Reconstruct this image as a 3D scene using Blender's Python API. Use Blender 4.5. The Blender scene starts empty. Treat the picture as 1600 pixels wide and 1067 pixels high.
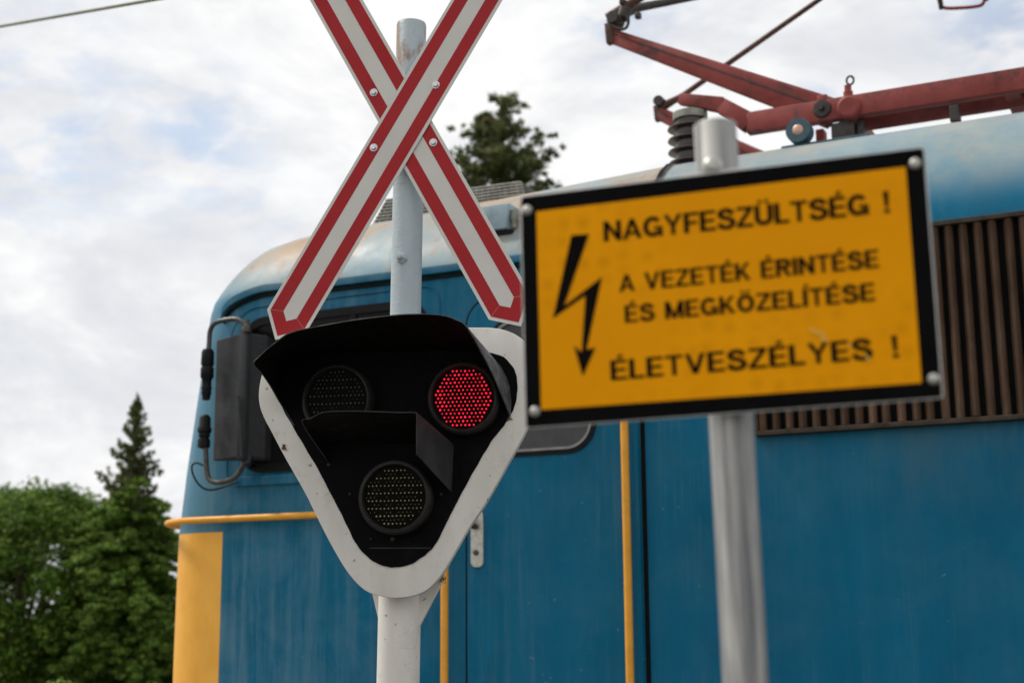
import bpy, bmesh, math, random
import numpy as np
from mathutils import Vector, Matrix
R = math.radians
random.seed(7)
rng = np.random.default_rng(11)
S = bpy.context.scene
C = S.collection

# ------------------------------------------------------------------ camera
F_PX = 2222.2                                  # 50 mm lens on a 36 mm sensor, 1600 px wide photograph
def nrm(v):
    v = np.asarray(v, float); return v / np.linalg.norm(v)
_U = nrm([-95, 11673, -F_PX]); _F = np.array([0, 0, -1.0]); _F = nrm(_F - _F.dot(_U) * _U); _X = np.cross(_F, _U)
_M = np.stack([_X, _F, _U], 1)
EYE = np.array([0, 0, 1.6])
cd = bpy.data.cameras.new('camera'); cam = bpy.data.objects.new('camera', cd); C.objects.link(cam); S.camera = cam
cd.lens = 50; cd.sensor_width = 36; cd.clip_start = 0.05; cd.clip_end = 5000
cam.matrix_world = Matrix.Translation(Vector(EYE)) @ Matrix(_M.T.tolist()).to_4x4()
cd.dof.use_dof = True; cd.dof.focus_distance = 4.22; cd.dof.aperture_fstop = 3.2; cd.dof.aperture_blades = 9

# ------------------------------------------------------------------ light
S.view_settings.view_transform = 'Standard'; S.view_settings.look = 'None'
S.view_settings.exposure = 0.0; S.view_settings.gamma = 1.0; S.view_settings.use_curve_mapping = False
SUN_EL = R(56); TO_SUN = nrm([-0.93, 0.36, 0]); TO_SUN = np.array([TO_SUN[0] * math.cos(SUN_EL), TO_SUN[1] * math.cos(SUN_EL), math.sin(SUN_EL)])
sl = bpy.data.lights.new('sun', 'SUN'); sl.energy = 3.0; sl.angle = R(10); sl.color = (1, 0.95, 0.88)
so = bpy.data.objects.new('sun', sl); C.objects.link(so); so.location = (0, 0, 30)
so.rotation_euler = Vector(TO_SUN.tolist()).to_track_quat('Z', 'Y').to_euler()

def ray(px, py):
    return _M.T @ np.array([px - 800, 533.5 - py, -F_PX]) / F_PX

W = bpy.data.worlds.new("World"); S.world = W; W.use_nodes = True
def build_sky():
    nt = W.node_tree; nt.nodes.clear(); N = nt.nodes.new; L = nt.links.new
    out = N('ShaderNodeOutputWorld'); mx = N('ShaderNodeMixShader'); L(mx.outputs[0], out.inputs[0])
    sky = N('ShaderNodeTexSky'); sky.sky_type = 'NISHITA'; sky.sun_disc = False; sky.sun_elevation = SUN_EL
    sky.sun_rotation = math.atan2(TO_SUN[0], TO_SUN[1]); sky.air_density = 1.2; sky.dust_density = 1.5
    b1 = N('ShaderNodeBackground'); b1.inputs[1].default_value = 0.15; L(sky.outputs[0], b1.inputs[0])
    b2 = N('ShaderNodeBackground'); b2.inputs[1].default_value = 1.0
    tc = N('ShaderNodeTexCoord')
    mp = N('ShaderNodeMapping'); mp.inputs[3].default_value = (1, 1, 2.2); L(tc.outputs['Generated'], mp.inputs[0])
    def noise(scale, det, rough, dist=0.0):
        n = N('ShaderNodeTexNoise'); n.inputs['Scale'].default_value = scale; n.inputs['Detail'].default_value = det
        n.inputs['Roughness'].default_value = rough; n.inputs['Distortion'].default_value = dist
        L(mp.outputs[0], n.inputs['Vector']); return n
    def ramp(src, stops):
        r = N('ShaderNodeValToRGB'); e = r.color_ramp.elements
        for i, (p, c) in enumerate(stops):
            el = e[i] if i < 2 else e.new(p)
            el.position = p; el.color = c if len(c) == 4 else (*c, 1)
        L(src, r.inputs[0]); return r
    n1 = noise(5.0, 9, 0.62, 0.5); n2 = noise(13.0, 7, 0.55, 0.3); n3 = noise(2.2, 4, 0.5)
    add = N('ShaderNodeMath'); add.operation = 'MULTIPLY_ADD'; L(n2.outputs[0], add.inputs[0]); add.inputs[1].default_value = 0.45; L(n1.outputs[0], add.inputs[2])
    col = ramp(add.outputs[0], [(0.51, (0.73, 0.75, 0.795)), (0.65, (0.82, 0.83, 0.86)), (0.82, (1.0, 1.0, 1.0))])
    L(col.outputs[0], b2.inputs[0])
    # thin places in the cloud deck, where the blue shows
    tot = None
    for (px, py, rad) in ((60, 190, 0.075), (300, 215, 0.055), (1270, 175, 0.022), (980, 20, 0.05), (420, 335, 0.02), (1560, 10, 0.05)):
        d = nrm(ray(px, py))
        vd = N('ShaderNodeVectorMath'); vd.operation = 'DISTANCE'; L(tc.outputs['Generated'], vd.inputs[0]); vd.inputs[1].default_value = d.tolist()
        mr = N('ShaderNodeMapRange'); mr.inputs[1].default_value = 0.0; mr.inputs[2].default_value = rad * 1.5; mr.inputs[3].default_value = 1; mr.inputs[4].default_value = 0
        mr.interpolation_type = 'SMOOTHSTEP'; L(vd.outputs['Value'], mr.inputs[0])
        if tot is None: tot = mr.outputs[0]
        else:
            a = N('ShaderNodeMath'); a.operation = 'MAXIMUM'; L(tot, a.inputs[0]); L(mr.outputs[0], a.inputs[1]); tot = a.outputs[0]
    n4 = noise(20.0, 7, 0.6, 0.35)
    holes = ramp(n4.outputs[0], [(0.43, (0, 0, 0)), (0.62, (1, 1, 1))])
    holes2 = ramp(n3.outputs[0], [(0.60, (0, 0, 0)), (0.78, (1, 1, 1))])
    mul = N('ShaderNodeMath'); mul.operation = 'MULTIPLY'; L(holes.outputs[0], mul.inputs[0]); L(tot, mul.inputs[1])
    mul2 = N('ShaderNodeMath'); mul2.operation = 'MULTIPLY'; L(holes2.outputs[0], mul2.inputs[0]); mul2.inputs[1].default_value = 0.35
    ad = N('ShaderNodeMath'); ad.operation = 'ADD'; ad.use_clamp = True; L(mul.outputs[0], ad.inputs[0]); L(mul2.outputs[0], ad.inputs[1])
    fin = N('ShaderNodeMath'); fin.operation = 'MULTIPLY'; L(ad.outputs[0], fin.inputs[0]); fin.inputs[1].default_value = 0.60
    L(fin.outputs[0], mx.inputs[0]); L(b2.outputs[0], mx.inputs[1]); L(b1.outputs[0], mx.inputs[2])
build_sky()

# ------------------------------------------------------------------ helpers
class Plane:
    """A real plane in the place; called with a photograph pixel it gives that point's metres along its two axes."""
    def __init__(s, O, ex, ey):
        s.O = np.array(O, float); s.ex = nrm(ex); s.ey = nrm(ey); s.en = np.cross(s.ex, s.ey)
    def __call__(s, px, py, off=0.0):
        d = ray(px, py); o = s.O + off * s.en
        t = ((o - EYE) @ s.en) / (d @ s.en); p = EYE + t * d - s.O
        return float(p @ s.ex), float(p @ s.ey)
    def matrix(s):
        m = Matrix.Identity(4)
        for i in range(3):
            m[i][0] = s.ex[i]; m[i][1] = s.ey[i]; m[i][2] = s.en[i]; m[i][3] = s.O[i]
        return m

def link(name, me, mat, parent=None, smooth=None):
    o = bpy.data.objects.new(name, me); C.objects.link(o)
    if mat is not None and not me.materials: me.materials.append(mat)
    if parent is not None: o.parent = parent
    if smooth is not None:
        for p in me.polygons: p.use_smooth = True
        if smooth < 3.2: me.set_sharp_from_angle(angle=smooth)
    return o
def obj(name, bm, mat, parent=None, smooth=None):
    me = bpy.data.meshes.new(name); bm.normal_update(); bm.to_mesh(me); bm.free()
    return link(name, me, mat, parent, smooth)
def thing(name, label, cat, mw=None, group=None):
    o = bpy.data.objects.new(name, None); C.objects.link(o); o.empty_display_size = 0.2
    if mw is not None: o.matrix_world = mw
    tag(o, label, cat, group); return o
def tag(o, label, cat, group=None):
    o['label'] = label; o['category'] = cat
    if group: o['group'] = group
    return o
def structure(o):
    o['kind'] = 'structure'; return o
def B(): return bmesh.new()

def prism(bm, pts, d0, d1, axis=2, bevel=0.0):
    """outline pts (a,b) extruded from d0 to d1 along the third axis. axis 2: (a,b,d); axis 1: (a,d,b)"""
    def P(a, b, d): return (a, b, d) if axis == 2 else (a, d, b)
    t = B()
    lo = [t.verts.new(P(a, b, d0)) for a, b in pts]; hi = [t.verts.new(P(a, b, d1)) for a, b in pts]
    n = len(pts)
    t.faces.new(lo[::-1]); t.faces.new(hi)
    for i in range(n): t.faces.new((lo[i], lo[(i + 1) % n], hi[(i + 1) % n], hi[i]))
    bmesh.ops.recalc_face_normals(t, faces=t.faces)
    if bevel: bmesh.ops.bevel(t, geom=[e for e in t.edges if e.calc_face_angle(0) > 0.5], offset=bevel, segments=2, profile=0.5, affect='EDGES')
    me = bpy.data.meshes.new('t'); t.to_mesh(me); t.free(); bm.from_mesh(me); bpy.data.meshes.remove(me)
    return bm
def box(bm, a, b, bevel=0.0):
    return prism(bm, [(a[0], a[1]), (b[0], a[1]), (b[0], b[1]), (a[0], b[1])], a[2], b[2], 2, bevel)
def tube(bm, pts, r, seg=12, cap=True, closed=False):
    pts = [Vector(p) for p in pts]; n = len(pts); rs = r if isinstance(r, (list, tuple)) else [r] * n
    rings = []; nv = None
    for i, p in enumerate(pts):
        if closed: t = (pts[(i + 1) % n] - pts[i - 1]).normalized()
        else: t = ((pts[min(i + 1, n - 1)] - pts[max(i - 1, 0)])).normalized()
        if nv is None:
            nv = t.orthogonal().normalized()
        nv = (nv - nv.dot(t) * t).normalized(); bv = t.cross(nv)
        rings.append([bm.verts.new(p + rs[i] * (math.cos(2 * math.pi * k / seg) * nv + math.sin(2 * math.pi * k / seg) * bv)) for k in range(seg)])
    for i in range(n if closed else n - 1):
        a, b = rings[i], rings[(i + 1) % n]
        for k in range(seg): bm.faces.new((a[k], a[(k + 1) % seg], b[(k + 1) % seg], b[k]))
    if cap and not closed: bm.faces.new(rings[0][::-1]); bm.faces.new(rings[-1])
    return bm
def bar(bm, p, q, w, h, w2=None, h2=None, up=(0, 0, 1), bevel=0.0):
    """rectangular bar from p to q, w across, h along up"""
    p = Vector(p); q = Vector(q); t = (q - p).normalized(); s = t.cross(Vector(up)).normalized(); u = s.cross(t)
    w2 = w if w2 is None else w2; h2 = h if h2 is None else h2
    tt = B()
    A = [tt.verts.new(p + sx * w / 2 * s + sy * h / 2 * u) for sx, sy in ((-1, -1), (1, -1), (1, 1), (-1, 1))]
    D = [tt.verts.new(q + sx * w2 / 2 * s + sy * h2 / 2 * u) for sx, sy in ((-1, -1), (1, -1), (1, 1), (-1, 1))]
    tt.faces.new(A[::-1]); tt.faces.new(D)
    for i in range(4): tt.faces.new((A[i], A[(i + 1) % 4], D[(i + 1) % 4], D[i]))
    bmesh.ops.recalc_face_normals(tt, faces=tt.faces)
    if bevel: bmesh.ops.bevel(tt, geom=list(tt.edges), offset=bevel, segments=2, profile=0.5, affect='EDGES')
    me = bpy.data.meshes.new('t'); tt.to_mesh(me); tt.free(); bm.from_mesh(me); bpy.data.meshes.remove(me)
    return bm
def lathe(bm, prof, origin, axis, seg=32):
    """prof: list of (radius, height along axis)"""
    ax = Vector(axis).normalized(); a = ax.orthogonal().normalized(); b = ax.cross(a); o = Vector(origin); rings = []
    for r, h in prof:
        if r < 1e-6: rings.append([bm.verts.new(o + h * ax)])
        else: rings.append([bm.verts.new(o + h * ax + r * (math.cos(2 * math.pi * k / seg) * a + math.sin(2 * math.pi * k / seg) * b)) for k in range(seg)])
    for i in range(len(rings) - 1):
        p, q = rings[i], rings[i + 1]
        for k in range(seg):
            f = [p[k % len(p)], p[(k + 1) % len(p)], q[(k + 1) % len(q)], q[k % len(q)]]
            f = list(dict.fromkeys(f))
            if len(f) > 2: bm.faces.new(f)
    bmesh.ops.recalc_face_normals(bm, faces=bm.faces)
    return bm
def rrect(a0, b0, a1, b1, r, seg=8):
    rr = r if isinstance(r, (list, tuple)) else [r] * 4
    out = []
    for (cx, cy, s, k) in ((a1 - rr[0], b0 + rr[0], -90, 0), (a1 - rr[1], b1 - rr[1], 0, 1), (a0 + rr[2], b1 - rr[2], 90, 2), (a0 + rr[3], b0 + rr[3], 180, 3)):
        for i in range(seg + 1):
            t = R(s + 90 * i / seg); out.append((cx + rr[k] * math.cos(t), cy + rr[k] * math.sin(t)))
    return out
def frame_ring(bm, outer, inner, d0, d1, axis=1):
    """flat ring between two outlines of equal length, with thickness"""
    def P(a, b, d): return (a, b, d) if axis == 2 else (a, d, b)
    n = len(outer)
    v = [[bm.verts.new(P(a, b, d)) for a, b in o] for o, d in ((outer, d0), (outer, d1), (inner, d1), (inner, d0))]
    for i in range(n):
        j = (i + 1) % n
        for k in range(4):
            bm.faces.new((v[k][i], v[k][j], v[(k + 1) % 4][j], v[(k + 1) % 4][i]))
    bmesh.ops.recalc_face_normals(bm, faces=bm.faces)
    return bm
def catmull(pts, k=6):
    P = [Vector(p) for p in pts]; out = []
    for i in range(len(P) - 1):
        p0, p1, p2, p3 = P[max(i - 1, 0)], P[i], P[i + 1], P[min(i + 2, len(P) - 1)]
        for j in range(k):
            t = j / k
            out.append(0.5 * ((2 * p1) + (-p0 + p2) * t + (2 * p0 - 5 * p1 + 4 * p2 - p3) * t * t + (-p0 + 3 * p1 - 3 * p2 + p3) * t ** 3))
    out.append(P[-1]); return out
def cat2(pts, k=6, closed=False):
    if closed:
        n = len(pts); q = [pts[-1]] + list(pts) + [pts[0], pts[1]]
        o = [];
        for i in range(1, n + 1):
            p0, p1, p2, p3 = (np.array(q[i - 1]), np.array(q[i]), np.array(q[i + 1]), np.array(q[i + 2]))
            for j in range(k):
                t = j / k
                o.append(tuple(0.5 * ((2 * p1) + (-p0 + p2) * t + (2 * p0 - 5 * p1 + 4 * p2 - p3) * t * t + (-p0 + 3 * p1 - 3 * p2 + p3) * t ** 3)))
        return o
    return [(v.x, v.y) for v in catmull([(a, b, 0) for a, b in pts], k)]

# ------------------------------------------------------------------ materials
class Mat:
    def __init__(s, name, rough=0.5, metal=0.0, spec=0.5, coord='Object'):
        s.m = bpy.data.materials.new(name); s.m.use_nodes = True; s.nt = s.m.node_tree
        s.p = s.nt.nodes['Principled BSDF']; s.p.inputs['Roughness'].default_value = rough; s.p.inputs['Metallic'].default_value = metal
        s.p.inputs['Specular IOR Level'].default_value = spec
        s.tc = s.N('ShaderNodeTexCoord'); s.co = s.tc.outputs[coord]
    def N(s, t): return s.nt.nodes.new(t)
    def L(s, a, b): s.nt.links.new(a, b)
    def noise(s, scale, det=5, rough=0.6, dist=0.0, stretch=None, off=None):
        n = s.N('ShaderNodeTexNoise'); n.inputs['Scale'].default_value = scale; n.inputs['Detail'].default_value = det
        n.inputs['Roughness'].default_value = rough; n.inputs['Distortion'].default_value = dist
        mp = s.N('ShaderNodeMapping'); s.L(s.co, mp.inputs[0]); s.L(mp.outputs[0], n.inputs['Vector'])
        if stretch: mp.inputs[3].default_value = stretch
        if off: mp.inputs[1].default_value = off
        return n.outputs[0]
    def ramp(s, src, *stops):
        r = s.N('ShaderNodeValToRGB'); e = r.color_ramp.elements
        for i, (p, c) in enumerate(stops):
            el = e[i] if i < 2 else e.new(p)
            el.position = p; c = c if isinstance(c, (tuple, list)) else (c, c, c); el.color = (*c[:3], 1)
        s.L(src, r.inputs[0]); return r.outputs[0]
    def mix(s, fac, a, b, mode='MIX'):
        x = s.N('ShaderNodeMix'); x.data_type = 'RGBA'; x.blend_type = mode
        for sock, v in ((x.inputs[0], fac), (x.inputs[6], a), (x.inputs[7], b)):
            if isinstance(v, bpy.types.NodeSocket): s.L(v, sock)
            elif isinstance(v, (int, float)): sock.default_value = v
            else: sock.default_value = (*v[:3], 1)
        return x.outputs[2]
    def math(s, op, a, b=0.0, clamp=False):
        x = s.N('ShaderNodeMath'); x.operation = op; x.use_clamp = clamp
        for sock, v in ((x.inputs[0], a), (x.inputs[1], b)):
            if isinstance(v, bpy.types.NodeSocket): s.L(v, sock)
            else: sock.default_value = v
        return x.outputs[0]
    def smooth(s, src, a, b):
        x = s.N('ShaderNodeMapRange'); x.interpolation_type = 'SMOOTHSTEP'; x.inputs[1].default_value = a; x.inputs[2].default_value = b
        s.L(src, x.inputs[0]); return x.outputs[0]
    def xyz(s):
        x = s.N('ShaderNodeSeparateXYZ'); s.L(s.co, x.inputs[0]); return x.outputs
    def color(s, c):
        if isinstance(c, bpy.types.NodeSocket): s.L(c, s.p.inputs['Base Color'])
        else: s.p.inputs['Base Color'].default_value = (*c, 1)
        return s
    def rough(s, c): s.L(c, s.p.inputs['Roughness']); return s
    def bump(s, src, strength=0.3, dist=0.002):
        b = s.N('ShaderNodeBump'); b.inputs['Strength'].default_value = strength; b.inputs['Distance'].default_value = dist
        s.L(src, b.inputs['Height']); s.L(b.outputs[0], s.p.inputs['Normal']); return s

def plain(name, c, rough=0.5, metal=0.0, var=0.15, scale=20, spec=0.5, bump=0.0):
    m = Mat(name, rough, metal, spec); n = m.noise(scale, 6, 0.65)
    lo = tuple(x * (1 - var) for x in c); hi = tuple(min(1, x * (1 + var)) for x in c)
    m.color(m.ramp(n, (0.3, lo), (0.7, hi))); m.rough(m.ramp(m.noise(scale * 0.6, 4), (0.3, max(0.05, rough - 0.1)), (0.7, min(1, rough + 0.1))))
    if bump: m.bump(n, bump, 0.002)
    return m.m

def mat_old_white():
    m = Mat('weathered_white_paint', 0.55, 0, 0.3)
    base = m.ramp(m.noise(7, 6, 0.65, stretch=(1, 0.35, 1)), (0.3, (0.68, 0.64, 0.59)), (0.7, (0.82, 0.785, 0.74)))
    dirt = m.ramp(m.noise(16, 8, 0.7, 0.4), (0.60, 0.0), (0.72, 1.0))
    c = m.mix(m.math('MULTIPLY', dirt, 0.36), base, (0.33, 0.27, 0.2))
    hair = m.ramp(m.noise(9, 9, 0.75, 2.5), (0.488, 0.0), (0.5, 1.0), (0.512, 0.0))
    hm = m.ramp(m.noise(6, 4, 0.6, off=(5, 2, 0)), (0.56, 0.0), (0.62, 1.0)); c = m.mix(m.math('MULTIPLY', m.math('MULTIPLY', hair, hm), 0.4), c, (0.22, 0.18, 0.14))
    sp = m.ramp(m.noise(42, 3, 0.5, 0.2), (0.69, 0.0), (0.73, 1.0))
    c = m.mix(m.math('MULTIPLY', sp, 0.6), c, (0.10, 0.055, 0.03))
    m.color(c).bump(m.noise(60, 5, 0.6), 0.22, 0.0015); return m.m
def mat_grey_post():
    m = Mat('pale_grey_blue_post_paint', 0.42, 0, 0.5)
    base = m.ramp(m.noise(9, 5, 0.6, stretch=(1, 0.3, 1)), (0.3, (0.37, 0.43, 0.47)), (0.7, (0.45, 0.51, 0.55)))
    z = m.xyz()[1]
    near_top = m.smooth(z, 0.98, 1.16)
    rust = m.math('MULTIPLY', m.ramp(m.noise(22, 7, 0.7, 0.6, stretch=(1, 0.3, 1)), (0.49, 0.0), (0.60, 1.0)), near_top)
    c = m.mix(m.math('MULTIPLY', rust, 0.75), base, (0.27, 0.13, 0.045))
    m.color(c)
    h = m.math('ADD', m.noise(90, 4, 0.6), m.math('MULTIPLY', m.noise(24, 3, 0.5, 0.5, stretch=(1, 0.5, 1)), 1.2))
    m.bump(h, 0.5, 0.004); return m.m
def mat_black_board():
    m = Mat('matt_black_paint', 0.6, 0, 0.05)
    d = m.ramp(m.noise(12, 7, 0.7), (0.5, 0.0), (0.8, 1.0))
    sp = m.ramp(m.noise(120, 2, 0.5), (0.76, 0.0), (0.8, 1.0))
    c = m.mix(d, (0.003, 0.003, 0.0035), (0.008, 0.008, 0.008)); c = m.mix(m.math('MULTIPLY', sp, 0.2), c, (0.12, 0.11, 0.1))
    m.color(c).bump(m.noise(70, 5, 0.6), 0.1, 0.001); return m.m
def mat_hood():
    m = Mat('scuffed_black_sheet_metal', 0.55, 0, 0.07)
    st = m.ramp(m.noise(22, 7, 0.7, 0.4, stretch=(1, 1, 3)), (0.52, 0.0), (0.75, 1.0))
    c = m.mix(st, (0.008, 0.007, 0.0065), (0.034, 0.028, 0.025))
    m.color(c).bump(m.noise(40, 5, 0.6), 0.15, 0.001); return m.m
def mat_hood_out():
    m = Mat('chalky_grey_hood_side', 0.6, 0, 0.4)
    st = m.ramp(m.noise(16, 7, 0.7, 0.8), (0.4, 0.0), (0.7, 1.0))
    m.color(m.mix(st, (0.035, 0.035, 0.037), (0.16, 0.16, 0.16))); return m.m
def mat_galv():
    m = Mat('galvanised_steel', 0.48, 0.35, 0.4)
    a = m.ramp(m.noise(26, 7, 0.66, 0.25, stretch=(2.0, 0.07, 2.0)), (0.36, (0.12, 0.124, 0.128)), (0.50, (0.26, 0.256, 0.25)), (0.64, (0.47, 0.46, 0.43)))  # streaks: galvanising marks, contrast raised to paint in reflection bands
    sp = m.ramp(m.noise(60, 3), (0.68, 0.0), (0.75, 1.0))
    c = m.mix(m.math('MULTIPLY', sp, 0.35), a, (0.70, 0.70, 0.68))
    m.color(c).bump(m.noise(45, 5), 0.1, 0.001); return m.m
def mat_sign_yellow():
    m = Mat('amber_reflective_sheeting', 0.5, 0, 0.06)
    x = m.xyz()
    v = m.N('ShaderNodeTexVoronoi'); v.inputs['Scale'].default_value = 36; v.inputs['Randomness'].default_value = 0.45; m.L(m.co, v.inputs['Vector'])
    blot = m.ramp(m.noise(5, 4, 0.5), (0.48, 0.0), (0.62, 1.0))
    dots = m.math('MULTIPLY', m.ramp(v.outputs['Distance'], (0.05, 1.0), (0.5, 0.0)), blot)
    base = m.ramp(m.noise(4, 5, 0.6), (0.3, (0.86, 0.325, 0.0004)), (0.7, (0.98, 0.385, 0.0006)))
    c = m.mix(m.math('MULTIPLY', dots, 0.30), base, (0.45, 0.16, 0.002))
    m.color(c); return m.m

def loco_paint(m, roof=True, yellow=False):
    x, y, z = m.xyz()
    deep = m.ramp(m.noise(1.6, 6, 0.6, stretch=(1, 1, 0.5)), (0.3, (0.0, 0.100, 0.190)), (0.7, (0.0006, 0.138, 0.255)))
    streak = m.ramp(m.noise(9, 7, 0.72, 0.15, stretch=(1, 1, 0.07)), (0.46, 0.0), (0.66, 1.0))
    front = m.smooth(x, 0.6, -1.5)
    amt = m.math('MULTIPLY', streak, m.math('ADD', m.math('MULTIPLY', front, 0.55), 0.05))
    c = m.mix(amt, deep, (0.13, 0.26, 0.35))
    haze_ = m.ramp(m.noise(3.2, 6, 0.65, 0.5), (0.42, 0.0), (0.75, 1.0))
    c = m.mix(m.math('MULTIPLY', haze_, m.math('ADD', m.math('MULTIPLY', front, 0.32), 0.09)), c, (0.16, 0.26, 0.32))
    c = m.mix(m.math('MULTIPLY', m.smooth(x, -1.32, -1.62), 0.6), c, (0.13, 0.27, 0.36))  # dirty pale front corner; the sky light it faces is also painted in
    drip = m.ramp(m.noise(26, 6, 0.75, 0.1, stretch=(1, 1, 0.035)), (0.52, 0.0), (0.72, 1.0))
    patch = m.ramp(m.noise(1.3, 5, 0.6, 0.4, off=(3.1, 0, 1.7)), (0.42, 0.0), (0.66, 1.0))
    c = m.mix(m.math('MULTIPLY', m.math('MULTIPLY', drip, patch), 0.55), c, (0.10, 0.20, 0.26))
    grime = m.ramp(m.noise(2.6, 7, 0.7, 0.6, stretch=(1, 1, 0.4), off=(7, 0, 2)), (0.56, 0.0), (0.74, 1.0))
    c = m.mix(m.math('MULTIPLY', grime, 0.45), c, (0.012, 0.060, 0.095))
    wash = m.math('MULTIPLY', m.math('MULTIPLY', m.smooth(x, 1.5, 1.75), m.math('MULTIPLY', m.smooth(z, 1.9, 2.38), m.smooth(z, 2.45, 2.40))), m.ramp(m.noise(5, 6, 0.7, 0.2, stretch=(1, 1, 0.3)), (0.4, 0.1), (0.65, 0.8)))
    c = m.mix(m.math('MULTIPLY', wash, 0.4), c, (0.12, 0.17, 0.18))
    spk = m.ramp(m.noise(30, 2, 0.5), (0.745, 0.0), (0.77, 1.0))
    c = m.mix(m.math('MULTIPLY', spk, 0.35), c, (0.4, 0.42, 0.42))
    if roof:
        cabm = m.smooth(x, 1.086, 1.078)
        f1 = m.smooth(z, 3.36, 3.44); f2 = m.smooth(z, 3.36, 3.64)  # paler upward: faded paint, with sky light on machine room roof painted in
        up = m.mix(cabm, f2, f1)
        pal = m.mix(m.ramp(m.noise(4, 6, 0.6, 0.3), (0.35, 0.0), (0.65, 1.0)), (0.16, 0.27, 0.33), (0.26, 0.325, 0.345))
        tanf = m.math('MULTIPLY', m.math('MULTIPLY', m.ramp(m.noise(2.4, 6, 0.6, 0.4), (0.38, 0.12), (0.64, 1.0)), m.math('ADD', m.math('MULTIPLY', m.smooth(z, 3.42, 3.66), cabm), m.math('MULTIPLY', m.smooth(z, 3.7, 3.9), m.math('SUBTRACT', 1.0, cabm)))), m.math('ADD', m.math('MULTIPLY', cabm, 0.60), 0.35))
        pal = m.mix(tanf, pal, (0.37, 0.265, 0.175))
        st2 = m.ramp(m.noise(10, 6, 0.7, 0.2, stretch=(1, 1, 0.25)), (0.48, 0.0), (0.68, 1.0)); pal = m.mix(m.math('MULTIPLY', st2, 0.35), pal, (0.36, 0.34, 0.27))
        rs = m.ramp(m.noise(11, 7, 0.7, 0.6, stretch=(1, 1, 0.5)), (0.55, 0.0), (0.66, 1.0))
        pal = m.mix(m.math('MULTIPLY', rs, m.math('ADD', m.math('MULTIPLY', cabm, 0.5), 0.12)), pal, (0.33, 0.17, 0.07))
        c = m.mix(up, c, pal)
    if yellow:
        ym = m.math('MULTIPLY', m.smooth(x, -1.436, -1.440), m.smooth(z, 2.052, 2.048))
        yc = m.ramp(m.noise(7, 6, 0.65, stretch=(1, 1, 0.6)), (0.3, (0.82, 0.39, 0.06)), (0.7, (0.94, 0.48, 0.09)))
        crk = m.ramp(m.noise(15, 8, 0.7, 1.0, stretch=(1, 1, 2.5)), (0.66, 0.0), (0.72, 1.0))
        yc = m.mix(m.math('MULTIPLY', crk, 0.35), yc, (0.45, 0.25, 0.08))
        c = m.mix(ym, c, yc)
    m.color(c); m.rough(m.ramp(m.noise(6, 5), (0.3, 0.38), (0.7, 0.55)))
    m.bump(m.math('ADD', m.noise(2.2, 3, 0.5), m.math('MULTIPLY', m.noise(50, 4), 0.05)), 0.35, 0.006)
    return m.m
def mat_red_paint():
    m = Mat('faded_red_oxide_paint', 0.55, 0, 0.25)
    a = m.ramp(m.noise(6, 6, 0.65), (0.3, (0.19, 0.034, 0.030)), (0.7, (0.31, 0.068, 0.060)))
    s = m.ramp(m.noise(4.5, 7, 0.7, 0.6), (0.53, 0.0), (0.64, 1.0))
    c = m.mix(m.math('MULTIPLY', s, 0.8), a, (0.045, 0.035, 0.033))
    m.color(c).bump(m.noise(40, 4), 0.15, 0.001); return m.m
def mat_leaf(name, dark, mid, light, clump=1.2, trans=0.25):
    m = Mat(name, 0.6, 0, 0.12)
    g = m.N('ShaderNodeNewGeometry')
    a = m.ramp(g.outputs['Random Per Island'], (0.0, dark), (0.55, mid), (1.0, light))
    n = m.ramp(m.noise(clump, 4, 0.6), (0.35, 0.55), (0.65, 1.25))
    c = m.mix(1.0, a, n, 'MULTIPLY'); m.color(c)
    t = m.N('ShaderNodeBsdfTranslucent'); m.L(c, t.inputs[0])
    x = m.N('ShaderNodeMixShader'); x.inputs[0].default_value = trans
    m.L(m.p.outputs[0], x.inputs[1]); m.L(t.outputs[0], x.inputs[2])
    m.L(x.outputs[0], m.nt.nodes['Material Output'].inputs[0]); return m.m
def mat_emit(name, c, strength):
    m = Mat(name, 0.25, 0, 0.5); m.color(tuple(x * 0.3 for x in c))
    m.p.inputs['Emission Color'].default_value = (*c, 1)
    g = m.N('ShaderNodeNewGeometry'); n = m.ramp(g.outputs['Random Per Island'], (0.0, 0.22), (0.5, 0.6), (1.0, 1.0)); n = m.math('MULTIPLY', n, strength)
    m.L(n, m.p.inputs['Emission Strength']); return m.m

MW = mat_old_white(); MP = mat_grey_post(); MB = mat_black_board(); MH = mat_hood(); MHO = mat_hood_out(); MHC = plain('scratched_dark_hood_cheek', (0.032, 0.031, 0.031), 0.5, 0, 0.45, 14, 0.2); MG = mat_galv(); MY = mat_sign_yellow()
M_PAINT = loco_paint(Mat('weathered_blue_body_paint', 0.45, 0, 0.12), True, True)
M_DOOR = loco_paint(Mat('weathered_blue_door_paint', 0.45, 0, 0.12), False, False)
M_RED = mat_red_paint()
M_RED_STRIPE = plain('red_reflective_film', (0.39, 0.018, 0.024), 0.5, 0, 0.08, 9, 0.2)
M_SEAM = plain('pale_film_joint', (0.45, 0.18, 0.17), 0.5, 0, 0.1, 9, 0.2)
M_WHITE_FILM = plain('white_reflective_film', (0.66, 0.63, 0.60), 0.5, 0, 0.05, 6, 0.2)
M_BLACK_FILM = plain('black_vinyl', (0.004, 0.0035, 0.004), 0.55, 0, 0.3, 12, 0.04)
M_LETTER = plain('black_lettering_ink', (0.006, 0.004, 0.003), 0.6, 0, 0.3, 12, 0.04)
M_ALU = plain('bare_aluminium_edge', (0.50, 0.49, 0.47), 0.45, 0.6, 0.15, 30)
M_ZINC = plain('zinc_plated_bolt', (0.62, 0.63, 0.64), 0.32, 0.8, 0.1, 60)
M_DOME = plain('dull_metal_rivet', (0.46, 0.45, 0.42), 0.4, 0.5, 0.25, 90)
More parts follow.
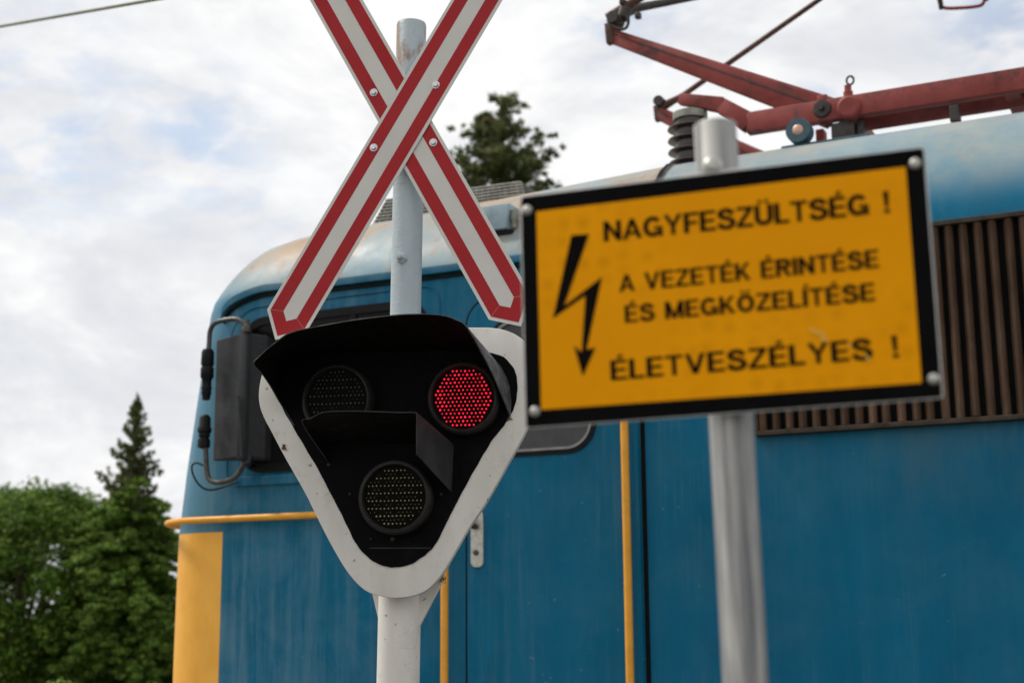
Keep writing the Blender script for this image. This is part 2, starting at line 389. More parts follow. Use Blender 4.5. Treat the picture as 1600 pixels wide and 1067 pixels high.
M_RUBBER = plain('black_rubber', (0.008, 0.008, 0.009), 0.55, 0, 0.3, 30, 0.15)
M_MIRROR = plain('worn_dark_grey_casing', (0.036, 0.037, 0.040), 0.55, 0, 0.18, 25, 0.2)
M_KNEE = plain('rusty_brown_paint', (0.105, 0.055, 0.045), 0.6, 0, 0.35, 12, 0.2)
M_DKMETAL = plain('dark_greasy_metal', (0.045, 0.038, 0.034), 0.5, 0.3, 0.4, 30, 0.5)
M_GREYTUBE = plain('worn_grey_tube', (0.070, 0.065, 0.060), 0.4, 0.3, 0.4, 40, 0.4)
M_YTUBE = plain('yellow_handrail_paint', (0.82, 0.37, 0.045), 0.45, 0, 0.12, 14, 0.25)
M_GAP = plain('near_black_gap', (0.006, 0.006, 0.006), 0.9, 0, 0.3, 20, 0.1)  # near-black colour paints in the shade of the panel gap and between slats
M_SLAT = plain('dusty_brown_louvre', (0.085, 0.050, 0.034), 0.6, 0, 0.45, 9, 0.12)
def mat_slat():
    m = Mat('dusty_brown_louvre', 0.65, 0, 0.12); o = m.N('ShaderNodeObjectInfo')
    a = m.ramp(m.noise(7, 7, 0.7, 0.3, stretch=(1, 1, 0.35)), (0.32, (0.060, 0.034, 0.021)), (0.55, (0.125, 0.073, 0.047)), (0.72, (0.20, 0.135, 0.093)))
    k = m.ramp(o.outputs['Random'], (0.0, 0.62), (1.0, 1.15)); c = m.mix(1.0, a, k, 'MULTIPLY')
    f = m.ramp(m.noise(19, 4, 0.6, 0.3, stretch=(1, 1, 0.3)), (0.70, 0.0), (0.74, 1.0)); c = m.mix(m.math('MULTIPLY', f, 0.6), c, (0.28, 0.24, 0.20))
    m.color(c).bump(m.noise(30, 5), 0.2, 0.002); return m.m
M_SLAT = mat_slat()
M_LFRAME = plain('grimy_louvre_frame', (0.060, 0.046, 0.036), 0.65, 0, 0.45, 14, 0.12)
M_GLASS = plain('dark_cab_glass', (0.008, 0.008, 0.009), 0.3, 0, 0.3, 3, 0.1)
M_DGLASS = plain('dusty_door_glass', (0.045, 0.047, 0.048), 0.4, 0, 0.3, 8, 0.4)
M_TRIM = plain('dull_window_trim', (0.22, 0.215, 0.21), 0.4, 0.4, 0.2, 20)
M_HANDLE = plain('worn_chrome_plate', (0.50, 0.48, 0.44), 0.4, 0.55, 0.25, 40)
M_INSUL = plain('brown_glazed_insulator', (0.040, 0.027, 0.024), 0.22, 0, 0.3, 12, 0.6)
M_CAP = plain('aged_zinc_cap', (0.26, 0.26, 0.22), 0.55, 0.4, 0.25, 30)
M_TEAL = plain('teal_painted_steel', (0.035, 0.085, 0.11), 0.45, 0, 0.3, 25)
M_PINK = plain('bare_copper_pin', (0.55, 0.33, 0.26), 0.4, 0.5, 0.2, 40)
M_GRATE = plain('grey_green_roof_mesh', (0.27, 0.27, 0.245), 0.6, 0.2, 0.35, 12)
M_GRATEBACK = plain('dusty_grille_body', (0.09, 0.085, 0.075), 0.7, 0, 0.4, 12, 0.2)
M_ROOFBOX = plain('pale_blue_box_paint', (0.30, 0.40, 0.46), 0.5, 0, 0.25, 9)
M_WIRE = plain('weathered_copper_wire', (0.13, 0.125, 0.06), 0.6, 0.1, 0.1, 3, 0.2)
M_LED_ON = mat_emit('lit_red_led', (1.0, 0.007, 0.035), 2.6)
M_LED_OFF = plain('clear_unlit_led', (0.30, 0.24, 0.085), 0.25, 0, 0.35, 120, 0.8)
M_LED_DIM = plain('clear_unlit_led_shade_colour', (0.13, 0.12, 0.085), 0.25, 0, 0.5, 120, 0.8)  # darker copy of the clear LED; the hood's shade is put in its colour
M_LENS = plain('black_lamp_face', (0.004, 0.004, 0.0035), 0.5, 0, 0.2, 40, 0.04)
M_RING = plain('dark_grey_lamp_ring', (0.024, 0.022, 0.021), 0.5, 0, 0.3, 30, 0.2)
M_GROUND = plain('dry_grass_ground', (0.13, 0.14, 0.07), 0.9, 0, 0.4, 0.8, 0.2)
M_ROAD = plain('worn_asphalt', (0.06, 0.06, 0.06), 0.85, 0, 0.25, 6, 0.3, 0.2)
M_BALLAST = plain('grey_ballast_stone', (0.20, 0.185, 0.165), 0.9, 0, 0.45, 18, 0.2, 0.8)
M_RAIL = plain('rusty_rail_steel', (0.10, 0.06, 0.04), 0.5, 0.6, 0.3, 10)
M_BARK = plain('rough_brown_bark', (0.085, 0.060, 0.042), 0.9, 0, 0.4, 8, 0.2, 0.5)

# ------------------------------------------------------------------ frames of the three main things
Z = np.array([0, 0, 1.0])
_d = ray(-3800, 992); _d[2] = 0; LU = -nrm(_d)                       # along the locomotive, towards its machine room
_O = EYE + 6.2 * ray(1400, 945); _O[2] = 0
LP = Plane(_O, LU, Z); _a = LP(705, 945)[0]; LP.O = LP.O + _a * LU; LN = LP.en  # LN points out of the side towards the road
LV = -LN
def lp(px, py, v=0.0):                                                # (u, z) on the plane v metres inside the side wall
    return LP(px, py, -v)
LM = Matrix.Identity(4)
for i in range(3):
    LM[i][0] = LU[i]; LM[i][1] = LV[i]; LM[i][2] = Z[i]; LM[i][3] = LP.O[i]

# ------------------------------------------------------------------ setting
def sheet(name, pts, z, mat):
    bm = B(); bm.faces.new([bm.verts.new((x, y, z)) for x, y in pts]); return structure(obj(name, bm, mat))
sheet('ground', [(-900, -900), (900, -900), (900, 900), (-900, 900)], -0.55, M_GROUND)
def lw(u, v, z=0.0): return Vector((LP.O + u * LU + v * LV + z * Z).tolist())
def along(name, v0, v1, z, mat, u0=-60, u1=60, th=0.3):
    bm = B()
    lo = [lw(u0, v0, z - th), lw(u1, v0, z - th), lw(u1, v1, z - th), lw(u0, v1, z - th)]; hi = [p + Vector((0, 0, th)) for p in lo]
    a = [bm.verts.new(p) for p in lo]; b = [bm.verts.new(p) for p in hi]
    bm.faces.new(a[::-1]); bm.faces.new(b)
    for i in range(4): bm.faces.new((a[i], a[(i + 1) % 4], b[(i + 1) % 4], b[i]))
    bmesh.ops.recalc_face_normals(bm, faces=bm.faces)
    return structure(obj(name, bm, mat))
along('ballast', -1.2, 4.2, -0.12, M_BALLAST, -60, 60, 0.4)
along('rail', 0.72, 0.79, 0.05, M_RAIL, -60, 60, 0.17); along('rail', 2.21, 2.28, 0.05, M_RAIL, -60, 60, 0.17)
sheet('road', [(-3.5, -20), (3.2, -20), (3.2, 5.2), (-3.5, 6.6)], -0.012, M_ROAD)
bm = B(); box(bm, (-3.5, -20, -0.56), (3.2, 5.0, -0.02)); structure(obj('road_bed', bm, M_GROUND))

# ------------------------------------------------------------------ locomotive
loco = thing('electric_locomotive', 'weathered blue electric locomotive with rusty cab roof behind the crossing signal', 'locomotive', LM)
UE = 13.6; HV = 1.5
CONT = [(268, 1100), (270, 1060), (275, 940), (280, 835), (283, 800), (292, 740), (303, 665), (313, 600), (322, 540), (330, 492), (338, 470), (352, 446), (375, 424), (405, 400), (440, 376), (468, 367), (505, 361), (560, 352), (640, 340)]
def cont_x(y):
    P = sorted(((b, a) for a, b in CONT))
    return float(np.interp(y, [p[0] for p in P], [p[1] for p in P]))
PROF = [(0.0, 0.95), (0.0, 1.3), (0.0, 1.7), (0.0, 2.05), (0.0, 2.4), (0.0, 2.75), (0.0, 3.05), (0.0, 3.22), (0.004, 3.32), (0.02, 3.40), (0.05, 3.48), (0.09, 3.56), (0.145, 3.65), (0.22, 3.745), (0.31, 3.83), (0.42, 3.90), (0.55, 3.945), (0.75, 3.985), (1.0, 4.015), (1.3, 4.03)]
def zdrop(u, z):
    if z <= 3.3: return z
    return 3.3 + (z - 3.3) * (1 - 0.155 * min(1, max(0, (1.06 - u) / 2.1)))
def project(p):
    c = _M @ (np.array(p) - EYE); return 800 + F_PX * c[0] / -c[2], 533.5 - F_PX * c[1] / -c[2]
def ring_pts(s, f, r, z):
    us = [UE, 8, 5, 3.5, 2.5, 1.8, 1.3, 1.06, 0.8, 0.5, 0.2, -0.1, -0.4, -0.7, -0.95, -1.15]
    near = [(u, s) for u in us if u > f + r + 0.03]
    arc = [(f + r - r * math.sin(t), s + r - r * math.cos(t)) for t in [R(90) * k / 10 for k in range(11)]]
    half = near + arc
    n_near = len(near)
    # resample so every ring has the same count
    while n_near < len(us):
        half.insert(0 if n_near == 0 else n_near, half[n_near - 1]); n_near += 1
    far = [(u, 2 * HV - v) for u, v in half[::-1]]
    return [(u, v, zdrop(u, z)) for u, v in half + far]
rings = []; FRONT = []
for s, z in PROF:
    r = 0.36 if z < 3.3 else 0.36 + min(0.28, (z - 3.3) * 0.5)
    r = min(r, HV - s - 0.02)
    f = -1.9
    for it in range(30):
        best = None
        for (u, v, zz) in ring_pts(s, f, r, z):
            if v > HV: continue
            w = lw(u, v, zz); px, py = project((w.x, w.y, w.z))
            if best is None or px < best[0]: best = (px, py, u)
        if best[1] < 345: break
        f += (cont_x(best[1]) - best[0]) / 280.0 * 0.7
    if z > 3.86: f = FRONT[-1] + (0.05, 0.10, 0.20, 0.25, 0.30)[min(4, [p[1] for p in PROF].index(z) - 15)]    # the cab roof rounds off
    elif z > 3.4: f = max(f, FRONT[-1])
    FRONT.append(f)
    rings.append(ring_pts(s, f, r, z))
bm = B()
VR = [[bm.verts.new(p) for p in rg] for rg in rings]
nn = len(VR[0])
for i in range(len(VR) - 1):
    for k in range(nn):
        j = (k + 1) % nn
        q = [VR[i][k], VR[i][j], VR[i + 1][j], VR[i + 1][k]]
        bm.faces.new(q)
bm.faces.new(VR[-1]); bm.faces.new(VR[0][::-1])
bmesh.ops.remove_doubles(bm, verts=bm.verts, dist=0.0005); bmesh.ops.recalc_face_normals(bm, faces=bm.faces)
body = obj('body', bm, M_PAINT, loco, R(40))
F_AT = lambda z: float(np.interp(z, [p[1] for p in PROF], FRONT))

bm = B(); box(bm, (-1.5, 0.15, 0.55), (UE - 0.3, 2.85, 0.95))
for uc in (1.2, 3.6, 9.0, 11.4):
    pass
obj('underframe', bm, M_DKMETAL, loco)
for uc in (0.6, 2.9, 9.4, 11.7):
    for vc, sgn in ((0.68, 1), (2.19, 1)):
        bm = B(); lathe(bm, [(0, 0), (0.5, 0), (0.5, 0.03), (0.53, 0.09), (0.53, 0.13), (0.0, 0.13)], (uc, vc, 0.58), (0, 1, 0), 36); obj('wheel', bm, M_DKMETAL, loco, R(30))

# cab drip rail
dp = [(350, 500), (354, 489), (366, 477), (385, 466), (412, 456.5), (445, 453), (505, 449.5), (619, 436), (718, 423.5)]
pts = []
for x, y in dp:
    u, z = lp(x, y, -0.008); pts.append((u, -0.012, z))
pts += [(0.45, -0.012, 3.362), (1.04, -0.012, 3.362)]
def on_body(u, z):                                          # side offset v of the body's near surface at (u, z), rounded front corner included
    f = F_AT(z); r = 0.36; s = float(np.interp(z, [p[1] for p in PROF], [p[0] for p in PROF]))
    c = f + r
    if u >= c: return s
    d = min(r, c - u); return s + r - math.sqrt(max(0, r * r - d * d))
pts = [(p[0], on_body(p[0], p[2]) - 0.010, p[2]) for p in pts]
pth = catmull(pts, 5)
bm = B()
for i in range(len(pth) - 1): pass
def ribbon(bm, path, h, d):
    """strip that stands d proud of the path and h tall, thick section"""
    prev = None
    for p in path:
        q = [bm.verts.new((p.x, p.y + dy, p.z + dz)) for dy, dz in ((0.02, h / 2), (-d, h / 2 - 0.008), (-d, -h / 2), (0.02, -h / 2))]
        if prev:
            for k in range(4): bm.faces.new((prev[k], prev[(k + 1) % 4], q[(k + 1) % 4], q[k]))
        else: bm.faces.new(q)
        prev = q
    bm.faces.new(prev[::-1]); bmesh.ops.recalc_face_normals(bm, faces=bm.faces)
ribbon(bm, [p + Vector((0, 0, 0.022)) for p in pth], 0.045, 0.035)
obj('drip_rail', bm, M_PAINT, loco, R(40))
bm = B(); ribbon(bm, [p + Vector((0, 0.004, -0.012)) for p in pth], 0.022, 0.012); obj('drip_rail_seal', bm, M_RUBBER, loco)

# cab side window
WU0, WU1, WZ0, WZ1 = -1.335, -0.135, 2.365, 3.235
def side_part(name, outline, d0, d1, mat, parent=loco, bevel=0.0, smooth=None):
    bm = B(); prism(bm, outline, d0, d1, 1, bevel); return obj(name, bm, mat, parent, smooth)
def side_ring(name, o, i, d0, d1, mat, parent=loco):
    bm = B(); frame_ring(bm, o, i, d0, d1, 1); return obj(name, bm, mat, parent, R(30))
o1 = rrect(WU0, WZ0, WU1, WZ1, 0.15, 10); i1 = rrect(WU0 + 0.045, WZ0 + 0.045, WU1 - 0.045, WZ1 - 0.045, 0.11, 10)
win = side_part('cab_window', i1, -0.004, 0.02, M_GLASS)
side_ring('window_seal', o1, i1, -0.016, 0.01, M_RUBBER, win)
# thin pressed edge round the window panel, and its sill strip
po = rrect(WU0 - 0.09, WZ0 - 0.035, -0.066, 3.305, [0.05, 0.10, 0.2, 0.05], 10); pi = rrect(WU0 - 0.084, WZ0 - 0.029, -0.074, 3.297, [0.045, 0.092, 0.19, 0.045], 10)
side_ring('panel_edge', po, pi, -0.006, 0.01, M_DOOR)
side_part('window_sill', [(-1.36, 2.295), (-0.2, 2.295), (-0.2, 2.345), (-1.36, 2.345)], -0.016, 0.01, M_DOOR, bevel=0.003)
# wiper-like middle post of the window
side_part('window_post', [(-0.62, WZ0 + 0.04), (-0.58, WZ0 + 0.04), (-0.58, WZ1 - 0.04), (-0.62, WZ1 - 0.04)], -0.013, 0.015, M_RUBBER, win)

# door
DU0, DU1, DZ1 = 0.091, 0.957, 3.20
seal = rrect(DU0 - 0.006, 1.0, DU1 + 0.006, DZ1 + 0.006, [0.01, 0.156, 0.156, 0.01], 10); dout = rrect(DU0 + 0.006, 1.01, DU1 - 0.006, DZ1 - 0.006, [0.01, 0.145, 0.145, 0.01], 10)
door = side_part('cab_door', dout, -0.012, 0.01, M_DOOR, bevel=0.004)
side_ring('door_gap', seal, dout, -0.004, 0.01, M_GAP, door)
wb = lp(800, 714)[1]; wr = 0.815
o2 = rrect(0.215, wb, wr, 3.08, 0.155, 12); i2 = rrect(0.236, wb + 0.021, wr - 0.021, 3.059, 0.134, 12); j2 = rrect(0.249, wb + 0.034, wr - 0.034, 3.046, 0.121, 12)
dw = side_part('door_window', j2, -0.015, 0.0, M_DGLASS, door)
side_ring('window_rubber', o2, i2, -0.022, 0.0, M_RUBBER, door); side_ring('window_trim', i2, j2, -0.026, 0.0, M_TRIM, door)
h0 = lp(738, 798); h1 = lp(758, 886)
hp = side_part('handle_plate', rrect(h0[0], h1[1], h1[0], h0[1], 0.028, 6), -0.022, -0.005, M_HANDLE, door, bevel=0.003)
bm = B(); hx, hz = lp(746, 822); tube(bm, catmull([(hx, -0.015, hz), (hx, -0.055, hz), (hx - 0.012, -0.066, hz + 0.012), (hx - 0.03, -0.066, hz + 0.05)], 4), [0.016] * 4 + [0.013] * 9, 10); obj('door_lever', bm, M_GREYTUBE, door, R(50))
bm = B(); kx, kz = lp(747, 863); lathe(bm, [(0.0, 0.0), (0.014, 0), (0.014, 0.01), (0.008, 0.014), (0, 0.012)], (kx, -0.019, kz), (0, -1, 0), 18); obj('key_lock', bm, M_GREYTUBE, door, R(30))
# panel gap between cab and machine room, its shadow painted as a near-black strip
side_part('panel_gap', [(1.040, 0.96), (1.062, 0.96), (1.062, 3.34), (1.040, 3.34)], -0.003, 0.01, M_GAP)
side_part('panel_strip', [(1.004, 0.96), (1.030, 0.96), (1.030, 3.34), (1.004, 3.34)], -0.010, 0.01, M_DOOR, bevel=0.003)
# hand rails
for u in (0.003, 0.987):
    bm = B(); zt = 2.62
    tube(bm, catmull([(u, 0.0, 1.02), (u, -0.05, 1.02), (u, -0.075, 1.05), (u, -0.075, 1.8), (u, -0.075, zt - 0.03), (u, -0.05, zt), (u, 0.0, zt)], 5), 0.0195, 14); obj('handrail', bm, M_YTUBE, loco, R(60))
fz = 2.115; f0 = F_AT(fz); cr = 0.36
pts = [(-0.35, 0.0, fz), (-0.36, -0.055, fz)] + [(u, -0.062, fz) for u in (-0.4, -0.8, -1.2, -1.4)]
for k in range(0, 12):
    t = R(8.2 * k); rr = cr + 0.062 + 0.012 * math.sin(t); pts.append((f0 + cr - rr * math.sin(t), cr - rr * math.cos(t), fz))
pts += [(f0 - 0.074, cr + 0.10, fz), (f0 - 0.05, cr + 0.16, fz), (f0 + 0.03, cr + 0.18, fz)]
bm = B(); tube(bm, pts, 0.0185, 14); obj('front_rail', bm, M_YTUBE, loco, R(60))

# rear view mirror on its arms
def mp(px, py, v): u, z = lp(px, py, v); return (u, v, z)
A = mp(382, 519, -0.30); Bq = mp(338, 536, -0.20); Cq = mp(419, 528, -0.16)
zt = A[2]; zb = mp(382, 713, -0.30)[2]
plan = [(A[0], A[1]), (Cq[0], Cq[1]), (A[0] + 0.02, -0.06), (Bq[0], Bq[1])]
bm = B(); prism(bm, plan, zb, zt, 2, 0.008); mir = obj('mirror_housing', bm, M_MIRROR, loco)
bm = B(); prism(bm, [(A[0] - 0.025, A[1] - 0.012), (A[0] + 0.025, A[1] - 0.012), (A[0] + 0.025, A[1] + 0.03), (A[0] - 0.025, A[1] + 0.03)], zb - 0.015, zt + 0.02, 2, 0.008); obj('hinge_bar', bm, M_MIRROR, mir, R(30))
bm = B(); u_, v_, z_ = mp(386, 513, -0.30); lathe(bm, [(0.0, 0.05), (0.012, 0.048), (0.014, 0.02), (0.022, 0.015), (0.022, -0.02), (0, -0.02)], (u_, v_, z_), (0, 0, 1), 16); obj('hinge_pin', bm, M_GREYTUBE, mir, R(40))
bm = B(); V = -0.27
tube(bm, catmull([mp(384, 514, V), mp(380, 505, V), mp(370, 499, V), mp(352, 500, V), mp(336, 505, V), mp(329, 515, V), mp(327, 530, V), mp(326, 560, V)], 5), 0.0135, 12); obj('mirror_arm', bm, M_GREYTUBE, mir, R(60))
bm = B(); tube(bm, catmull([mp(321, 680, V), mp(322, 720, V), mp(325, 745, V), mp(335, 753, V), mp(352, 752, V), mp(368, 745, V), mp(377, 732, V), mp(384, 718, V)], 5), 0.0145, 12); obj('mirror_arm', bm, M_GREYTUBE, mir, R(60))
def knob(top, bot, prof):
    a = Vector(mp(*top, V)); b = Vector(mp(*bot, V)); L = (b - a).length; bm = B(); lathe(bm, [(r, h * L) for r, h in prof], a, b - a, 18); return obj('arm_joint', bm, M_RUBBER, mir, R(40))
knob((325, 545), (322, 626), [(0, 0), (0.026, 0.01), (0.034, 0.06), (0.036, 0.3), (0.030, 0.34), (0.036, 0.38), (0.036, 0.55), (0.026, 0.60), (0.026, 0.72), (0.030, 0.76), (0.026, 0.8), (0.028, 0.86), (0.022, 0.92), (0.022, 0.98), (0, 1.0)])
knob((321, 647), (318, 702), [(0, 0), (0.018, 0.02), (0.03, 0.10), (0.032, 0.36), (0.038, 0.40), (0.038, 0.5), (0.03, 0.54), (0.032, 0.62), (0.026, 0.66), (0.034, 0.74), (0.034, 0.94), (0, 1.0)])
bm = B(); tube(bm, catmull([mp(318, 727, -0.2), mp(307, 723, -0.2), mp(300, 728, -0.19), mp(302, 742, -0.18), mp(312, 758, -0.15), mp(326, 765, -0.1), mp(345, 762, -0.06), mp(372, 752, -0.03)], 5), 0.0055, 8); obj('cable', bm, M_RUBBER, mir, R(60))
bm = B(); tube(bm, catmull([mp(371, 620, -0.34), mp(374, 640, -0.345), mp(377, 680, -0.34), mp(378, 712, -0.33)], 5), [0.012] * 6 + [0.008] * 10, 8); obj('adjuster_rod', bm, M_MIRROR, mir, R(60))
bm = B(); tube(bm, [mp(384, 716, -0.28), mp(386, 722, -0.1), mp(388, 722, 0.0)], 0.028, 12); obj('mirror_bracket', bm, M_MIRROR, mir, R(40))
bm = B(); tube(bm, [mp(386, 516, -0.28), mp(389, 516, 0.0)], 0.022, 12); obj('mirror_bracket', bm, M_MIRROR, mir, R(40))

# louvre bank of the machine room
LU0, LU1 = lp(1183, 684)[0], 4.6; LZ0, LZ1 = lp(1391, 668)[1] - 0.004, 3.30
lou = side_part('louvre_panel', [(LU0, LZ0), (LU1, LZ0), (LU1, LZ1), (LU0, LZ1)], -0.006, 0.01, M_GAP)
fr = 0.03
frm = B()
for a, b in (((LU0, LZ0), (LU1, LZ0 + 0.022)), ((LU0, LZ1 - 0.022), (LU1, LZ1)), ((LU0, LZ0 + 0.022), (LU0 + 0.02, LZ1 - 0.022)), ((LU1 - 0.02, LZ0 + 0.022), (LU1, LZ1 - 0.022))):
    prism(frm, [(a[0], a[1]), (b[0], a[1]), (b[0], b[1]), (a[0], b[1])], -0.05, -0.0061, 1, 0.003)
obj('louvre_frame', frm, M_LFRAME, lou)
u = LU0 + 0.034; k = 0
while u < LU1 - 0.03:
    bm = B()
    z0, z1 = LZ0 + 0.023, LZ1 - 0.023
    w = 0.034
    # each slat is a bent vertical strip
    sec = [(u - w * 0.62, -0.010), (u - w * 0.5, -0.026), (u - w * 0.2, -0.040), (u + w * 0.2, -0.044), (u + w * 0.5, -0.034), (u + w * 0.64, -0.018), (u + w * 0.5, -0.012)]
    du = random.gauss(0, 0.0022); prism(bm, [(a_ + du, b_ + random.uniform(-.0015, .0015)) for a_, b_ in sec], z0 + random.uniform(0, 0.004), z1, 2)
    lean = random.gauss(0, 0.0025)
    for v_ in bm.verts: v_.co.x += lean * (v_.co.z - z0) / (z1 - z0)
    obj('louvre_slat', bm, M_SLAT, lou)
    u += 0.0632; k += 1
# joint band across the roof between cab and machine room
bm = B(); prev = None
for (s, z) in PROF[7:]:
    z2 = zdrop(1.08, z); q = []
    for uu in (1.066, 1.094):
        q.append(bm.verts.new((uu, s - 0.010, z2 + 0.010 * min(1, s * 4))))
    if prev: bm.faces.new((prev[0], prev[1], q[1], q[0]))
    prev = q
bmesh.ops.solidify(bm, geom=bm.faces[:], thickness=0.008)
obj('roof_joint', bm, M_RUBBER, loco)

# things fixed on the cab roof
V = 0.85
g0 = lp(584, 341, V); g1 = lp(602, 312, V); g2 = lp(813, 284, V); g3 = lp(824, 294, V)
zb_ = 3.80
bm = B(); zt0, zt1 = g1[1], g2[1]
ub0, ub1 = g0[0] - 0.06, g3[0] + 0.05
for vv0, vv1 in ((V, V + 1.3),):
    a = [(ub0, vv0 - 0.05, zb_), (ub1, vv0 - 0.05, zb_), (ub1, vv1 + 0.05, zb_), (ub0, vv1 + 0.05, zb_)]
    b = [(g1[0], vv0 + 0.02, zt0), (g2[0], vv0 + 0.02, zt1), (g2[0], vv1 - 0.02, zt1), (g1[0], vv1 - 0.02, zt0)]
    va = [bm.verts.new(p) for p in a]; vb = [bm.verts.new(p) for p in b]
    bm.faces.new(vb)
    for i in range(4): bm.faces.new((va[i], va[(i + 1) % 4], vb[(i + 1) % 4], vb[i]))
bmesh.ops.recalc_face_normals(bm, faces=bm.faces)
gr = obj('roof_grille', bm, M_GRATEBACK, loco)
bm = B()
for k in range(15):
    t = k / 14
    p = Vector(a[0]).lerp(Vector(b[0]), t) + Vector((0, -0.012, 0)); q = Vector(a[1]).lerp(Vector(b[1]), t) + Vector((0, -0.012, 0))
    tube(bm, [p, q], 0.0055, 6)
for k in range(26):
    t = k / 25
    p = Vector(a[0]).lerp(Vector(a[1]), t) + Vector((0, -0.004, 0)); q = Vector(b[0]).lerp(Vector(b[1]), t) + Vector((0, -0.004, 0))
    tube(bm, [p, q], 0.004, 5)
for k in range(12):
    t = k / 11
    p = Vector(a[0]).lerp(Vector(b[0]), t) + Vector((-0.008, 0, 0)); q = Vector(a[3]).lerp(Vector(b[3]), t) + Vector((-0.008, 0, 0)); tube(bm, [p, q], 0.006, 5)
obj('grille_bars', bm, M_GRATE, gr)
V = 0.12
b0 = lp(768, 330, V); b1 = lp(806, 358, V)
bm = B(); prism(bm, [(b0[0] - 0.14, b1[1] - 0.005), (b1[0] - 0.03, b1[1] - 0.005), (b1[0] - 0.012, b0[1] + 0.015), (b0[0] - 0.14, b0[1] + 0.015)], V - 0.06, V + 0.35, 1, 0.008)
rb = obj('roof_lamp_box', bm, M_ROOFBOX, loco, R(30))
bm = B(); prism(bm, [(b0[0] - 0.16, b1[1] - 0.03), (b1[0] - 0.005, b1[1] - 0.03), (b1[0] - 0.005, b1[1] - 0.007), (b0[0] - 0.16, b1[1] - 0.007)], V - 0.04, V + 0.3, 1, 0.002); obj('box_gasket', bm, M_RUBBER, rb)
bm = B(); q = lp(806, 343, V); lathe(bm, [(0, 0.05), (0.02, 0.045), (0.022, 0.0), (0.012, -0.02), (0.012, -0.05), (0, -0.05)], (q[0], V - 0.02, q[1]), (0, 0, 1), 14); obj('box_catch', bm, M_CAP, rb, R(40))

# ---- pantograph
pan = bpy.data.objects.new('pantograph', None); C.objects.link(pan); pan.parent = loco; pan.location = (2.3, 1.5, 4.03)
def pobj(name, bm, mat, smooth=None):
    o = obj(name, bm, mat, pan, smooth); o.matrix_parent_inverse = Matrix.Translation((-2.3, -1.5, -4.03)); return o
VN, VF = 0.9, 2.2
def pp(px, py, v=VN): u, z = lp(px, py, v); return Vector((u, v, z))
zb0 = pp(1168, 191).z
b_l = pp(1168, 190)
zc = 4.232
for v, sg in ((VN, 1), (VF, -1)):
    bm = B(); off = v - VN
    e = 3.5
    bar(bm, (b_l.x, v, zc), (e, v, zc), 0.07, 0.118, bevel=0.006)
    k1 = pp(1128, 168); k2 = pp(1066, 156)
    bar(bm, (b_l.x + 0.015, v, zc + 0.0), (k1.x, v - 0.01 * sg, k1.z + 0.005), 0.07, 0.11, 0.06, 0.085, bevel=0.006)
    bar(bm, (k1.x + 0.012, v - 0.01 * sg, k1.z + 0.005), (k2.x - 0.01, v - 0.01 * sg, k2.z), 0.06, 0.085, 0.06, 0.06, bevel=0.006)
    pobj('base_beam', bm, M_RED, R(30))
# insulators
ins_t = pp(1078, 170); ins_b = pp(1070, 262)
for (uu, vv) in ((ins_t.x, VN), (ins_t.x, VF), (3.6, VN), (3.6, VF)):
    zt_ = ins_t.z - 0.02; zb2 = 3.98; H = zt_ - zb2
    prof = [(0, H), (0.075, H), (0.098, H - 0.01), (0.098, H - 0.05), (0.085, H - 0.055), (0.085, H - 0.085)]
    o1_ = B(); lathe(o1_, prof[:4] + [(0.08, H - 0.052), (0, H - 0.052)], (uu, vv, zb2), (0, 0, 1), 28); 
    capo = pobj('insulator_cap', o1_, M_CAP, R(40))
    pr = [(0.0, H - 0.052), (0.082, H - 0.052)]; zz = H - 0.075; n_ = 0
    while zz > 0.03:
        pr += [(0.082, zz), (0.128, zz - 0.022), (0.130, zz - 0.030), (0.085, zz - 0.040)]; zz -= 0.068; n_ += 1
    pr += [(0.085, 0.0), (0, 0)]
    o2_ = B(); lathe(o2_, pr, (uu, vv, zb2), (0, 0, 1), 32); pobj('insulator', o2_, M_INSUL, R(40))
# lower arms and knees
knee_n = pp(950, 52); piv = pp(1300, 178)
knee_f = pp(1034, 182, VF)
def tri_arm(v, kn, pv):
    bm = B(); p = Vector((pv.x, v, pv.z)); q = Vector((kn.x, v, kn.z))
    bar(bm, p + Vector((0, -0.028, 0)), q + Vector((0, -0.012, 0)), 0.060, 0.150, 0.028, 0.085, bevel=0.008)
    bar(bm, p + Vector((0, 0.036, 0.03)), q + Vector((0, 0.020, 0.006)), 0.056, 0.150, 0.030, 0.085, bevel=0.008)
    pobj('lower_arm', bm, M_RED, R(30))
    bm = B(); bar(bm, p + Vector((0, -0.0595, 0.022)), q + Vector((0, -0.027, 0.012)), 0.005, 0.010, 0.005, 0.006); pobj('arm_seam', bm, M_DKMETAL)
tri_arm(VN + 0.06, knee_n, piv)
tri_arm(VF - 0.06, knee_f, pp(1310, 316, VF))
for pv2, kx in ((2 * 2.33 - piv.x, 2 * 2.33 - knee_n.x),):
    tri_arm(VN + 0.06, Vector((kx, 0, knee_n.z)), Vector((pv2, 0, piv.z))); tri_arm(VF - 0.06, Vector((kx, 0, knee_n.z)), Vector((pv2, 0, piv.z)))
HEAD = Vector((2.33, 1.5, 5.68))
def knee_parts(kn, top, v, dirn=1):
    kt = top
    bm = B(); bar(bm, (kn.x, v, kn.z - 0.05), (kn.x - 0.01 * dirn, v, kt.z - 0.015), 0.05, 0.05, bevel=0.006); bar(bm, (kn.x - 0.01 * dirn, v, kt.z - 0.02), (kt.x, v, kt.z + 0.01), 0.05, 0.05, bevel=0.008)
    lathe_b = B(); lathe(lathe_b, [(0, -0.06), (0.035, -0.06), (0.035, 0.06), (0, 0.06)], (kt.x, v, kt.z), (0, 1, 0), 16)
    pobj('knee_joint', bm, M_KNEE, R(30)); pobj('knee_bearing', lathe_b, M_DKMETAL, R(30))
kn_t = pp(975, 18); kf_t = pp(1050, 160, VF)
